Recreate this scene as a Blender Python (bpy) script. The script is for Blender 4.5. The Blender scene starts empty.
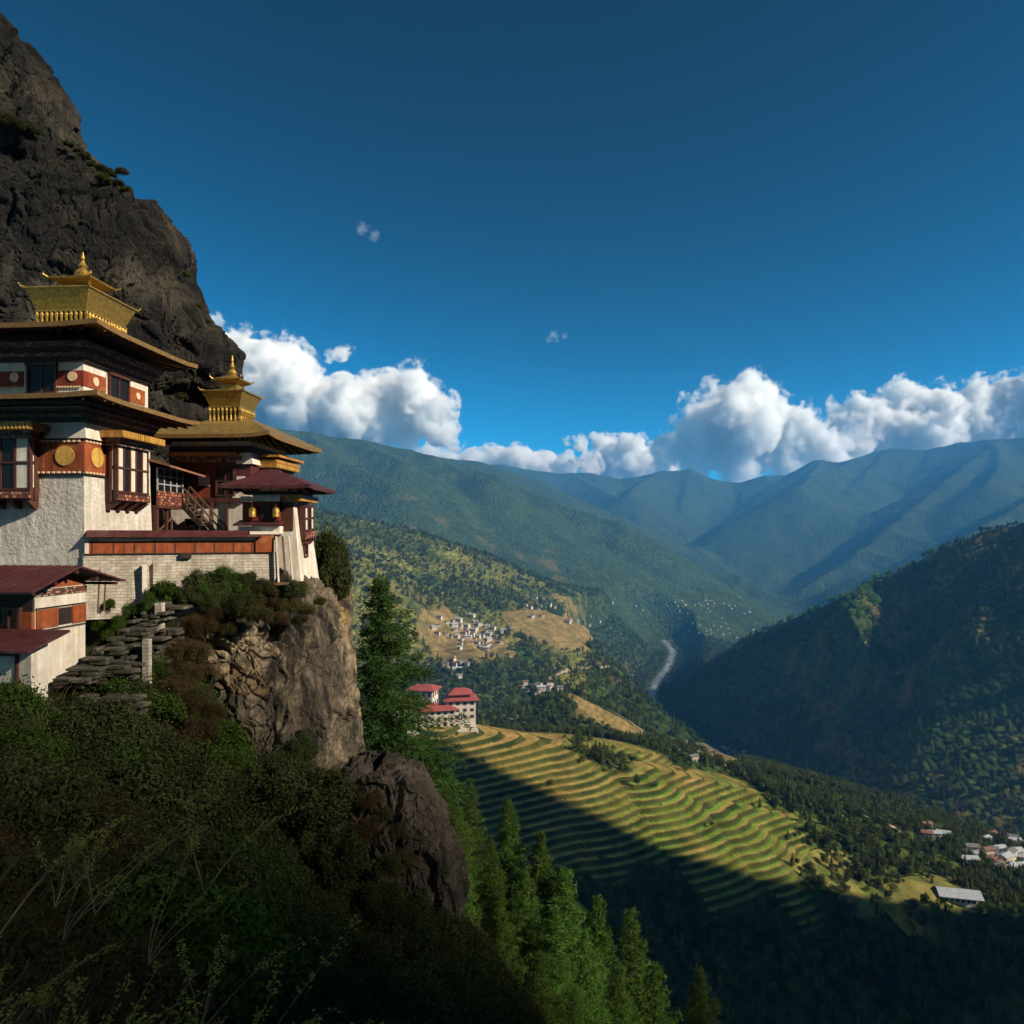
import bpy, math, random
import numpy as np
from math import radians, sin, cos, pi, tan, atan2, sqrt
from mathutils import Vector, Matrix

# ------------------------------------------------------------------ camera, sun, sky
scene = bpy.context.scene
COL = scene.collection
F, HOR = 750.0, 535.0            # focal length in pixels, horizon row
def at(px, py, Y):               # pixel + distance -> world point
    return Vector(((px-512.0)/F*Y, Y, (HOR-py)/F*Y))

cam_d = bpy.data.cameras.new('camera')
cam = bpy.data.objects.new('camera', cam_d); COL.objects.link(cam)
cam_d.sensor_width = 36.0; cam_d.lens = 36.0*F/1024.0
cam_d.shift_y = (HOR-512.0)/1024.0
cam_d.clip_start = 0.1; cam_d.clip_end = 90000.0
cam.location = (0, 0, 0); cam.rotation_euler = (radians(90), 0, 0)
scene.camera = cam

SUN_EL = radians(31.0)
SUN_AZ = radians(23.0)           # degrees behind the camera's right hand
SDX, SDY = cos(SUN_AZ), -sin(SUN_AZ)
SUN_DIR = Vector((SDX*cos(SUN_EL), SDY*cos(SUN_EL), sin(SUN_EL)))
sd = bpy.data.lights.new('sun', 'SUN'); sd.energy = 5.0; sd.angle = radians(0.5); sd.color = (1.0, 0.86, 0.66)
sun = bpy.data.objects.new('sun', sd); COL.objects.link(sun)
sun.rotation_euler = SUN_DIR.to_track_quat('Z', 'Y').to_euler()

world = bpy.data.worlds.new('World'); scene.world = world; world.use_nodes = True
wn = world.node_tree; wn.nodes.clear()
w_out = wn.nodes.new('ShaderNodeOutputWorld'); w_bg = wn.nodes.new('ShaderNodeBackground')
w_sky = wn.nodes.new('ShaderNodeTexSky'); w_sky.sky_type = 'NISHITA'; w_sky.sun_disc = False
w_sky.sun_elevation = SUN_EL; w_sky.sun_rotation = atan2(SUN_DIR.x, SUN_DIR.y)
w_sky.altitude = 3000; w_sky.air_density = 1.0; w_sky.dust_density = 0.0; w_sky.ozone_density = 4.0
w_hsv = wn.nodes.new('ShaderNodeHueSaturation'); w_hsv.inputs['Saturation'].default_value = 1.12
w_hsv.inputs['Hue'].default_value = 0.455
w_gam = wn.nodes.new('ShaderNodeGamma'); w_gam.inputs['Gamma'].default_value = 2.6
wn.links.new(w_sky.outputs[0], w_gam.inputs['Color']); wn.links.new(w_gam.outputs[0], w_hsv.inputs['Color'])
wn.links.new(w_hsv.outputs[0], w_bg.inputs['Color']); w_bg.inputs['Strength'].default_value = 0.06; w_hsv.inputs['Value'].default_value = 0.085
wn.links.new(w_bg.outputs[0], w_out.inputs['Surface'])

scene.view_settings.view_transform = 'Standard'; scene.view_settings.look = 'None'
scene.view_settings.exposure = 0.7; scene.view_settings.gamma = 1.0
scene.render.engine = 'CYCLES'
cy = scene.cycles
cy.use_denoising = True; cy.max_bounces = 5; cy.diffuse_bounces = 3; cy.glossy_bounces = 2
cy.transmission_bounces = 2; cy.transparent_max_bounces = 6; cy.volume_bounces = 1
cy.use_adaptive_sampling = True; cy.adaptive_threshold = 0.015
cy.caustics_reflective = False; cy.caustics_refractive = False

# ------------------------------------------------------------------ numeric helpers
def _h(ix, iy, iz, seed):
    n = (ix*374761393 + iy*668265263 + iz*2147483647 + seed*1274126177) & 0xffffffff
    n = ((n ^ (n >> 13))*1274126177) & 0xffffffff
    n = ((n ^ (n >> 16))*2246822519) & 0xffffffff
    return (n ^ (n >> 15)) & 0xffffffff
def noise3(x, y, z, seed=0):     # gradient noise, about -1..1
    x = np.asarray(x, float); y = np.asarray(y, float)+0*x; z = np.asarray(z, float)+0*x
    ix = np.floor(x).astype(np.int64); iy = np.floor(y).astype(np.int64); iz = np.floor(z).astype(np.int64)
    fx, fy, fz = x-ix, y-iy, z-iz
    u = fx*fx*fx*(fx*(fx*6-15)+10); v = fy*fy*fy*(fy*(fy*6-15)+10); w = fz*fz*fz*(fz*(fz*6-15)+10)
    r = 0
    for dx in (0, 1):
        for dy in (0, 1):
            for dz in (0, 1):
                h = _h(ix+dx, iy+dy, iz+dz, seed)
                gx = (h & 1023)/511.5-1; gy = ((h >> 10) & 1023)/511.5-1; gz = ((h >> 20) & 1023)/511.5-1
                d = gx*(fx-dx)+gy*(fy-dy)+gz*(fz-dz)
                r = r + d*(u if dx else 1-u)*(v if dy else 1-v)*(w if dz else 1-w)
    return r*1.3
def fbm(x, y, z=0.0, oct=5, seed=0, lac=2.03, gain=0.5):
    a, s, t = 1.0, 0.0, 0.0
    for i in range(oct):
        s = s + a*noise3(x, y, z, seed+i*17); t += a
        x, y, z = x*lac+3.1, y*lac+1.7, z*lac+5.3; a *= gain
    return s/t
def ridged(x, y, z=0.0, oct=5, seed=0, gain=0.5):
    a, s, t = 1.0, 0.0, 0.0
    for i in range(oct):
        n = 1-np.minimum(1, np.abs(noise3(x, y, z, seed+i*17))*1.8)
        s = s + a*n*n; t += a
        x, y, z = x*2.03+3.1, y*2.03+1.7, z*2.03+5.3; a *= gain
    return s/t
def cells(x, y, z, seed=0):      # worley: nearest distance, difference to second, id value
    x = np.asarray(x, float)
    ix = np.floor(x).astype(np.int64); iy = np.floor(y).astype(np.int64); iz = np.floor(z).astype(np.int64)
    d1 = np.full(x.shape, 9.0); d2 = np.full(x.shape, 9.0); idv = np.zeros(x.shape)
    for dx in (-1, 0, 1):
        for dy in (-1, 0, 1):
            for dz in (-1, 0, 1):
                h = _h(ix+dx, iy+dy, iz+dz, seed)
                px = ix+dx+(h & 1023)/1023.; py = iy+dy+((h >> 10) & 1023)/1023.; pz = iz+dz+((h >> 20) & 1023)/1023.
                d = np.sqrt((px-x)**2+(py-y)**2+(pz-z)**2)
                near = d < d1
                d2 = np.where(near, d1, np.minimum(d2, d)); idv = np.where(near, ((h >> 5) & 255)/255., idv)
                d1 = np.where(near, d, d1)
    return d1, d2-d1, idv
def sstep(a, b, x):
    t = np.clip((x-a)/(b-a), 0, 1); return t*t*(3-2*t)

# ------------------------------------------------------------------ mesh / object helpers
def link(name, me, mat=None, parent=None):
    o = bpy.data.objects.new(name, me); COL.objects.link(o)
    if mat is not None and me is not None: me.materials.append(mat)
    if parent is not None: o.parent = parent
    return o
def npmesh(name, V, Fc, smooth=False):
    me = bpy.data.meshes.new(name); V = np.ascontiguousarray(V, np.float32); Fc = np.ascontiguousarray(Fc, np.int32)
    k = Fc.shape[1]
    me.vertices.add(len(V)); me.vertices.foreach_set('co', V.ravel())
    me.loops.add(Fc.size); me.loops.foreach_set('vertex_index', Fc.ravel())
    me.polygons.add(len(Fc)); me.polygons.foreach_set('loop_start', np.arange(0, Fc.size, k, dtype=np.int32))
    me.update(calc_edges=True)
    me.polygons.foreach_set('use_smooth', np.full(len(Fc), smooth, dtype=bool))
    me.update(); return me
def gridfaces(nr, nc, wrap=False):
    r = np.arange(nr-1)[:, None]; c = np.arange(nc if wrap else nc-1)[None, :]; c2 = (c+1) % nc
    a = r*nc+c; b = r*nc+c2; d = (r+1)*nc+c; e = (r+1)*nc+c2
    return np.stack([a+0*b, b+0*a, e, d], -1).reshape(-1, 4)
def colattr(me, name, C):
    at_ = me.attributes.new(name, 'FLOAT_COLOR', 'POINT')
    C4 = np.ones((len(C), 4), np.float32); C4[:, :3] = C; at_.data.foreach_set('color', C4.ravel())
def empty(name, loc=(0, 0, 0), rz=0.0, parent=None):
    o = bpy.data.objects.new(name, None); COL.objects.link(o); o.location = loc; o.rotation_euler = (0, 0, rz)
    o.empty_display_size = 0.3
    if parent is not None: o.parent = parent
    return o
def tag(o, label=None, cat=None, group=None, kind=None):
    if label: o['label'] = label
    if cat: o['category'] = cat
    if group: o['group'] = group
    if kind: o['kind'] = kind
    return o

EACH = {'white_panel', 'pane', 'corbel', 'beam_course', 'timber_course', 'carved_course', 'cornice', 'prop', 'post', 'white_band', 'brace', 'purlin', 'moulding', 'dentil', 'corner_horn', 'balcony_floor'}
class Many(list):                # several pieces of one name, moved together
    @property
    def name(s): return s[0].name
def lift(o, dz):
    for q in (o if isinstance(o, Many) else [o]): q.location.z += dz
    return o
class MB:                        # collects boxes, prisms, tubes; builds ONE mesh object
    def __init__(s): s.v = []; s.f = []; s.st = []
    def add(s, vs, fs):
        n = len(s.v); s.st.append((n, len(s.f))); s.v += [tuple(v) for v in vs]; s.f += [tuple(i+n for i in f) for f in fs]; return s
    def box(s, x0, x1, y0, y1, z0, z1, tx=0.0, ty=0.0):   # tx/ty: how much the top is drawn in on each side
        return s.add([(x0, y0, z0), (x1, y0, z0), (x1, y1, z0), (x0, y1, z0),
                      (x0+tx, y0+ty, z1), (x1-tx, y0+ty, z1), (x1-tx, y1-ty, z1), (x0+tx, y1-ty, z1)],
                     [(0, 3, 2, 1), (4, 5, 6, 7), (0, 1, 5, 4), (1, 2, 6, 5), (2, 3, 7, 6), (3, 0, 4, 7)])
    def hexa(s, p):              # 8 points, bottom ring then top ring
        return s.add(p, [(0, 3, 2, 1), (4, 5, 6, 7), (0, 1, 5, 4), (1, 2, 6, 5), (2, 3, 7, 6), (3, 0, 4, 7)])
    def prism(s, poly, a, b, axis='y'):    # extrude a 2D polygon
        n = len(poly)
        def pt(p, t):
            return {'y': (p[0], t, p[1]), 'x': (t, p[0], p[1]), 'z': (p[0], p[1], t)}[axis]
        s.add([pt(p, a) for p in poly]+[pt(p, b) for p in poly],
              [tuple(range(n))[::-1], tuple(range(n, 2*n))]+[(i, (i+1) % n, n+(i+1) % n, n+i) for i in range(n)])
        return s
    def beam(s, p, q, w, h=None, n=4, taper=1.0):
        p, q = Vector(p), Vector(q); h = h or w; d = (q-p).normalized()
        up = Vector((0, 0, 1)) if abs(d.z) < 0.95 else Vector((1, 0, 0))
        r = d.cross(up).normalized(); u = r.cross(d).normalized()
        vs = []
        for c, k in ((p, 1.0), (q, taper)):
            for i in range(n):
                a = 2*pi*(i+0.5)/n; sc = 0.7071 if n == 4 else 0.5
                vs.append(c+r*cos(a)*w*k*sc+u*sin(a)*h*k*sc)
        s.add(vs, [tuple(range(n))[::-1], tuple(range(n, 2*n))]+[(i, (i+1) % n, n+(i+1) % n, n+i) for i in range(n)])
        return s
    def tube(s, pts, rad, n=6):
        pts = [Vector(p) for p in pts]; vs = []
        for i, p in enumerate(pts):
            d = (pts[min(i+1, len(pts)-1)]-pts[max(i-1, 0)]).normalized()
            up = Vector((0, 0, 1)) if abs(d.z) < 0.95 else Vector((1, 0, 0))
            r = d.cross(up).normalized(); u = r.cross(d).normalized()
            R = rad[i] if hasattr(rad, '__len__') else rad
            for k in range(n): vs.append(p+(r*cos(2*pi*k/n)+u*sin(2*pi*k/n))*R)
        fs = [tuple(range(n))[::-1], tuple(range(n*(len(pts)-1), n*len(pts)))]
        for i in range(len(pts)-1):
            for k in range(n): fs.append((i*n+k, i*n+(k+1) % n, (i+1)*n+(k+1) % n, (i+1)*n+k))
        return s.add(vs, fs)
    def lathe(s, cx, cy, prof, n=16, sq=False):   # prof: (radius, z)
        vs = []; n = 4 if sq else n
        for r, z in prof:
            for k in range(n):
                a = 2*pi*(k+(0.5 if sq else 0))/n; q = r*(1.4142 if sq else 1)
                vs.append((cx+q*cos(a), cy+q*sin(a), z))
        m = len(prof)
        fs = [tuple(range(n))[::-1], tuple(range(n*(m-1), n*m))]
        for i in range(m-1):
            for k in range(n): fs.append((i*n+k, i*n+(k+1) % n, (i+1)*n+(k+1) % n, (i+1)*n+k))
        return s.add(vs, fs)
    def disc(s, c, nrm, r, t=0.02, n=24, rz=None):     # thin solid disc facing nrm
        c, d = Vector(c), Vector(nrm).normalized(); up = Vector((0, 0, 1)); a = up.cross(d).normalized(); rz = rz or r
        vs = [c+d*tt+a*cos(2*pi*k/n)*r+up*sin(2*pi*k/n)*rz for tt in (0, t) for k in range(n)]
        return s.add(vs, [tuple(range(n))[::-1], tuple(range(n, 2*n))]+[(i, (i+1) % n, n+(i+1) % n, n+i) for i in range(n)])
    def build(s, name, mat, parent=None, smooth=False, bevel=0.0):
        if name in EACH and len(s.st) > 1:
            r = Many(); st = s.st+[(len(s.v), len(s.f))]
            for (a, fa), (b, fb) in zip(st[:-1], st[1:]):
                m_ = MB(); m_.add(s.v[a:b], [tuple(i-a for i in f) for f in s.f[fa:fb]]); r.append(m_.build(name, mat, parent, smooth, bevel))
            return r
        me = bpy.data.meshes.new(name); me.from_pydata([tuple(v) for v in s.v], [], s.f); me.update()
        if smooth: me.polygons.foreach_set('use_smooth', [True]*len(me.polygons))
        o = link(name, me, mat, parent)
        if bevel:
            b = o.modifiers.new('bevel', 'BEVEL'); b.width = bevel; b.segments = 1; b.limit_method = 'ANGLE'
        return o

# ------------------------------------------------------------------ materials
def ramp(nt, fac, stops):
    r = nt.nodes.new('ShaderNodeValToRGB'); nt.links.new(fac, r.inputs[0]); e = r.color_ramp.elements
    while len(e) < len(stops): e.new(0.5)
    for i, (p, c) in enumerate(stops):
        e[i].position = p; e[i].color = (*c, 1) if len(c) == 3 else c
    return r.outputs[0]
def mixc(nt, fac, a, b, mode='MIX'):
    m = nt.nodes.new('ShaderNodeMix'); m.data_type = 'RGBA'; m.blend_type = mode
    for sock, val in ((m.inputs[0], fac), (m.inputs[6], a), (m.inputs[7], b)):
        if hasattr(val, 'is_linked') or hasattr(val, 'links'): nt.links.new(val, sock)
        elif isinstance(val, (int, float)): sock.default_value = val
        else: sock.default_value = (*val, 1)
    return m.outputs[2]
def texnoise(nt, scale, detail=4, rough=0.55, coord='Object', stretch=None, dist=0.0):
    tc = nt.nodes.new('ShaderNodeTexCoord'); n = nt.nodes.new('ShaderNodeTexNoise')
    n.inputs['Scale'].default_value = scale; n.inputs['Detail'].default_value = detail
    n.inputs['Roughness'].default_value = rough; n.inputs['Distortion'].default_value = dist
    if stretch:
        mp = nt.nodes.new('ShaderNodeMapping'); mp.inputs['Scale'].default_value = stretch
        nt.links.new(tc.outputs[coord], mp.inputs[0]); nt.links.new(mp.outputs[0], n.inputs['Vector'])
    else: nt.links.new(tc.outputs[coord], n.inputs['Vector'])
    return n.outputs['Fac']
def bumpn(nt, h, strength=0.5, dist=0.05, prev=None):
    b = nt.nodes.new('ShaderNodeBump'); b.inputs['Strength'].default_value = strength; b.inputs['Distance'].default_value = dist
    nt.links.new(h, b.inputs['Height'])
    if prev: nt.links.new(prev, b.inputs['Normal'])
    return b.outputs[0]
def newmat(name):
    m = bpy.data.materials.new(name); m.use_nodes = True; nt = m.node_tree
    return m, nt, nt.nodes['Principled BSDF']
def M(name, c1, c2=None, scale=3.0, rough=0.8, bump=0.3, bdist=0.02, bscale=None, metal=0.0, spec=0.3, stretch=None, c3=None):
    m, nt, p = newmat(name); c2 = c2 or tuple(c*0.75 for c in c1)
    f = texnoise(nt, scale, 6, 0.6, stretch=stretch)
    st = [(0.32, c1), (0.68, c2)] if not c3 else [(0.25, c1), (0.5, c2), (0.72, c3)]
    nt.links.new(ramp(nt, f, st), p.inputs['Base Color'])
    p.inputs['Roughness'].default_value = rough; p.inputs['Metallic'].default_value = metal
    p.inputs['Specular IOR Level'].default_value = spec
    if bump: nt.links.new(bumpn(nt, texnoise(nt, bscale or scale*4, 5, 0.65, stretch=stretch), bump, bdist), p.inputs['Normal'])
    return m
def leafmat(name, cols, trans=0.25, var=0.35):
    m = bpy.data.materials.new(name); m.use_nodes = True; nt = m.node_tree; nt.nodes.clear()
    out = nt.nodes.new('ShaderNodeOutputMaterial'); g = nt.nodes.new('ShaderNodeNewGeometry'); oi = nt.nodes.new('ShaderNodeObjectInfo')
    n = len(cols); base = ramp(nt, g.outputs['Random Per Island'], [(i/(n-1) if n > 1 else 0, c) for i, c in enumerate(cols)])
    hs = nt.nodes.new('ShaderNodeHueSaturation')
    mr = nt.nodes.new('ShaderNodeMapRange'); nt.links.new(oi.outputs['Random'], mr.inputs[0])
    mr.inputs[3].default_value = 1-var; mr.inputs[4].default_value = 1+var
    mh = nt.nodes.new('ShaderNodeMapRange'); nt.links.new(oi.outputs['Random'], mh.inputs[0])
    mh.inputs[3].default_value = 0.485; mh.inputs[4].default_value = 0.512
    nt.links.new(base, hs.inputs['Color']); nt.links.new(mr.outputs[0], hs.inputs['Value']); nt.links.new(mh.outputs[0], hs.inputs['Hue'])
    d = nt.nodes.new('ShaderNodeBsdfDiffuse'); t = nt.nodes.new('ShaderNodeBsdfTranslucent'); mx = nt.nodes.new('ShaderNodeMixShader')
    nt.links.new(hs.outputs[0], d.inputs[0]); nt.links.new(hs.outputs[0], t.inputs[0]); mx.inputs[0].default_value = trans
    nt.links.new(d.outputs[0], mx.inputs[1]); nt.links.new(t.outputs[0], mx.inputs[2]); nt.links.new(mx.outputs[0], out.inputs[0])
    return m
# ------------------------------------------------------------------ the valley: one sheet from the near slope to the far range
def P3(l): return np.array([tuple(at(*p)) for p in l])
# (polyline, slope on its left, slope on its right, rounding, gully strength)
RIDGES = [
 # terraced hill
 (P3([(440,722,880),(540,738,905),(620,765,900),(700,800,885),(770,838,865),(850,862,865),(900,876,850),(960,893,840),(1010,915,800),(1080,960,760)]), 0.30, 0.60, 45, 0.0),
 # tree belt spur behind it
 (P3([(440,640,1800),(480,660,1560),(560,692,1400),(640,740,1350),(720,784,1230),(820,812,1120),(920,856,1000),(1000,890,900)]), 0.55, 0.36, 30, 0.12),
 # left hillside
 (P3([(100,450,1900),(250,492,2100),(310,508,2250),(400,529,2400),(440,547,2500),(500,564,2700),(540,580,2900),(600,592,3200),(650,606,3600),(690,620,4000)]), 0.5, 0.47, 15, 0.2),
 (P3([(400,529,2400),(440,580,2100),(450,640,1780),(455,684,1400)]), 0.36, 0.42, 60, 0.1),
 (P3([(520,572,2800),(560,612,2450),(590,650,2200),(606,676,2150)]), 0.4, 0.6, 20, 0.15),
 (P3([(600,592,3200),(620,620,2950),(634,640,2850)]), 0.4, 0.6, 20, 0.2),
 # right ridge and its spurs
 (P3([(1700,400,1500),(1300,440,1650),(1100,495,1800),(1024,525,1900),(985,531,1950),(940,551,2000),(880,580,2100),(820,608,2200),(760,632,2350),(720,650,2500),(690,668,2650)]), 0.76, 0.7, 12, 0.12),
 (P3([(880,580,2100),(858,594,1950),(836,632,1800),(812,686,1650),(788,742,1540)]), 0.8, 0.95, 6, 0.10),
 (P3([(1024,525,1900),(1004,560,1800),(985,606,1650),(965,668,1500),(945,730,1380),(925,800,1260)]), 0.8, 0.95, 6, 0.10),
 (P3([(1180,470,1750),(1150,560,1600),(1110,680,1400),(1060,790,1300)]), 0.7, 0.8, 10, 0.12),
 # far left mountain
 (P3([(-100,380,4600),(100,400,4800),(250,426,5000),(340,437,5200),(390,446,5300),(420,453,5400),(470,470,5500),(500,480,5500),(560,503,5500),(600,525,5400),(625,545,5350),(650,567,5300),(683,603,5200)]), 0.95, 0.55, 20, 0.4),
 (P3([(345,438,5200),(400,480,4700),(450,515,4300),(520,560,3900)]), 0.5, 0.5, 20, 0.2),
 (P3([(470,470,5500),(530,520,5000),(575,555,4700),(625,590,4500)]), 0.5, 0.5, 20, 0.2),
 (P3([(560,503,5500),(610,550,5000),(650,590,4800)]), 0.5, 0.5, 20, 0.2),
 (P3([(430,456,6800),(480,462,7000),(530,478,7000),(580,500,7000),(640,530,6800),(690,575,6400)]), 0.5, 0.45, 20, 0.25),
 # far range
 (P3([(400,470,10500),(450,464,10500),(500,465,10500),(530,470,10500),(560,474,10500),(590,473,10500),(620,479,10500),(645,475,10500),(668,471,10300),(690,470,10300),(712,479,10300),(735,484,10300),(765,475,10000),(785,476,10000),(815,461,9700),(840,462,9500),(890,449,9000),(925,450,8800),(960,442,8600),(1000,440,8200),(1060,434,7800),(1300,425,7000)]), 0.5, 0.45, 15, 0.25),
 (P3([(690,470,10300),(680,510,9000),(665,550,8000)]), 0.5, 0.5, 20, 0.2),
 (P3([(815,461,9700),(770,510,8400),(730,560,7300),(700,592,6500)]), 0.5, 0.5, 20, 0.2),
 (P3([(890,449,9000),(850,490,7900),(800,540,7000),(760,580,6300)]), 0.5, 0.5, 20, 0.2),
 (P3([(1000,440,8200),(950,478,7000),(900,520,6200),(850,560,5600),(800,590,5300)]), 0.5, 0.5, 20, 0.2),
 (P3([(1160,425,7400),(1080,470,6000),(1024,503,5200),(950,545,4700),(880,580,4500)]), 0.5, 0.5, 20, 0.2),
]
def side_spurs(idx, n, lo, hi, drop, side, seed, ln):
    R = random.Random(seed); pts = RIDGES[idx][0]; cum = np.concatenate([[0], np.cumsum(np.hypot(*np.diff(pts[:, :2], axis=0).T))])
    for i in range(n):
        t = cum[-1]*(lo+(hi-lo)*(i+R.uniform(.2, .8))/n); p0 = np.array([np.interp(t, cum, pts[:, k]) for k in range(3)])
        p1 = np.array([np.interp(t+60, cum, pts[:, k]) for k in range(3)])-p0; e = p1[:2]/np.hypot(*p1[:2]); nn = np.array((e[1], -e[0]))*side+e*R.uniform(-.1, .7)
        q = [p0]; L = ln*R.uniform(.6, 1.2)
        for k in range(1, 5):
            nn = nn+np.array((R.uniform(-.25, .25), R.uniform(-.25, .25))); nn /= np.hypot(*nn)
            q.append(np.array([*(q[-1][:2]+nn*L/4), q[-1][2]-drop*L/4*R.uniform(.6, 1.3)]))
        RIDGES.append((np.array(q), 0.55, 0.55, 18, 0.12))
TERR = RIDGES[0][0]
side_spurs(10, 6, .3, .72, 0.38, 1, 4, 1000); side_spurs(11, 3, .2, .9, .3, 1, 6, 600); side_spurs(12, 3, .2, .9, .3, 1, 61, 600)
side_spurs(15, 8, .1, .9, 0.26, 1, 7, 2200); side_spurs(17, 4, .2, .9, .28, -1, 8, 900); side_spurs(18, 4, .2, .9, .28, 1, 9, 900); side_spurs(19, 5, .2, .9, .28, -1, 10, 900)
FLOOR_Y = np.array([0, 1000, 2600, 4000, 5500, 7500, 10500, 20000.]); FLOOR_Z = np.array([-600, -556, -549, -520, -474, -400, -250, -250.])
def polyfield(x, y, pts, kl, kr, rr, gul, sm, gn):
    best = np.full(x.shape, -1e9); bd = np.full(x.shape, 1e9)
    for a, b in zip(pts[:-1], pts[1:]):
        ex, ey = b[0]-a[0], b[1]-a[1]; L2 = ex*ex+ey*ey
        t = np.clip(((x-a[0])*ex+(y-a[1])*ey)/L2, 0, 1)
        dx, dy = x-(a[0]+t*ex), y-(a[1]+t*ey); d = np.sqrt(dx*dx+dy*dy)
        side = (ex*dy-ey*dx)/(np.sqrt(L2)*np.maximum(d, 1e-3))
        k = kr+(kl-kr)*(np.clip(side*5, -1, 1)*0.5+0.5)
        z = a[2]+t*(b[2]-a[2])-k*(1+sm*0.30)*(np.sqrt(d*d+rr*rr)-rr)-gul*gn*np.minimum(d, 900)*0.42
        up = z > best
        bd = np.where(up, d, bd); best = np.where(up, z, best)
    return best, bd
def terraced(x, y, z, amt=None):   # stair-stepped rice fields on the terraced hill
    st = 5.2; off = 1.6*noise3(x/130., y/130., 0, 5)
    q = (z+off)/st; fl = np.floor(q); fr = q-fl
    return (fl+sstep(0.66, 0.94, fr))*st-off, fr
RIV_PX = [(664,645),(673,656),(669,668),(656,684),(651,698),(660,712),(679,726),(702,742),(742,764),(795,792),(850,816),(900,832),(960,842),(1024,852),(1110,866)]
RIV = np.array([[(px-512)/F*y, y] for px, y in ((px, 548*F/(py-HOR)) for px, py in RIV_PX)])
def river_dist(x, y):
    d = np.full(x.shape, 1e9)
    for a, b in zip(RIV[:-1], RIV[1:]):
        e = b-a; t = np.clip(((x-a[0])*e[0]+(y-a[1])*e[1])/(e[0]**2+e[1]**2), 0, 1); d = np.minimum(d, np.hypot(x-a[0]-t*e[0], y-a[1]-t*e[1]))
    return d
def height(x, y, full=False):
    x = np.asarray(x, float); y = np.asarray(y, float)
    far = sstep(2300, 4800, y)
    def pair(f, la, lb): return f(x/la, y/la)*(1-far)+f(x/lb+7.7, y/lb+3.3)*far
    sm = pair(lambda a, b: noise3(a, b, 0.3, 2), 330, 1000)
    ax, ay = pair(lambda a, b: noise3(a, b, 4.1, 8), 190, 520), pair(lambda a, b: noise3(a, b, 9.1, 9), 190, 520)
    wx = x+(80+140*far)*ax; wy = y+(80+140*far)*ay
    gn = 1-(ridged(wx/340, wy/340, 1.0, 4, 31)*(1-far)+ridged(wx/1000, wy/1000, 2.0, 5, 32)*far)
    fl = np.interp(y, FLOOR_Y, FLOOR_Z)+2*noise3(x/90., y/90., 0, 3)
    S = 0; kk = 6.0+y*0.002; zs = [fl]; dt = None
    for i, (pts, kl, kr, rr, gul) in enumerate(RIDGES):
        z, d = polyfield(x, y, pts, kl, kr, rr, gul, sm*(0.0 if i == 0 else 1.0), gn)
        if i == 0: z0 = z; d0 = d
        zs.append(z)
    m = zs[0]
    for z in zs[1:]: m = np.maximum(m, z)
    for z in zs: S = S+np.exp(np.maximum(-40, (z-m)/kk))
    h = m+kk*np.log(S)-kk*0.0
    rel = np.clip((h-fl)/60., 0, 1)
    h = h+rel*(4*(1-far)*fbm(x/80, y/80, 0, 4, 77)+26*far*fbm(x/230, y/230, 0, 5, 78))*(1-0.9*(z0 > m-3))
    rdist = river_dist(x, y); h = np.minimum(h, fl+np.maximum(0, rdist-24)*0.10+np.maximum(0, rdist-85)*.85+np.maximum(0, rdist-260)*4)
    on = sstep(-3.0, 2.0, z0-np.maximum.reduce([zs[0]]+zs[2:])-1.0)
    tm = on*sstep(195, 170, d0+14*noise3(x/50., y/50., 3, 6))*sstep(.41, .37, x/y+.05*noise3(x/60., y/60., 7, 66))*sstep(-135, -120, x)
    tm = tm*sstep(.8, 1.15, np.hypot((x-106)/48, (y-908)/30)+.25*noise3(x/14., y/14., 2, 15))
    zt, fr = terraced(x, y, h)
    hh = h*(1-tm)+zt*tm
    if full: return hh, tm, fr, d0, gn, rel, z0-m
    return hh
def ground_at(px, py, y0=150., y1=14000.):
    Y = np.exp(np.linspace(math.log(y0), math.log(y1), 1500)); X = (px-512)/F*Y; Z = (HOR-py)/F*Y
    below = np.nonzero(height(X, Y) > Z)[0]
    if len(below) == 0: return None
    i = below[0]
    if i > 0:
        Yf = np.linspace(Y[i-1], Y[i], 40); Xf = (px-512)/F*Yf; Zf = (HOR-py)/F*Yf
        b = np.nonzero(height(Xf, Yf) > Zf)[0]; k = b[0] if len(b) else 39
        return np.array([Xf[k], Yf[k], float(height(Xf[k:k+1], Yf[k:k+1])[0])])
    return np.array([X[i], Y[i], Z[i]])
def inpoly(x, y, poly):
    r = np.zeros(x.shape, bool); n = len(poly)
    for i in range(n):
        x1, y1 = poly[i][:2]; x2, y2 = poly[(i+1) % n][:2]
        c = ((y1 > y) != (y2 > y)) & (x < (x2-x1)*(y-y1)/(y2-y1+1e-9)+x1); r ^= c
    return r
def pxpoly(l): return [ground_at(*p) for p in l]
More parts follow.
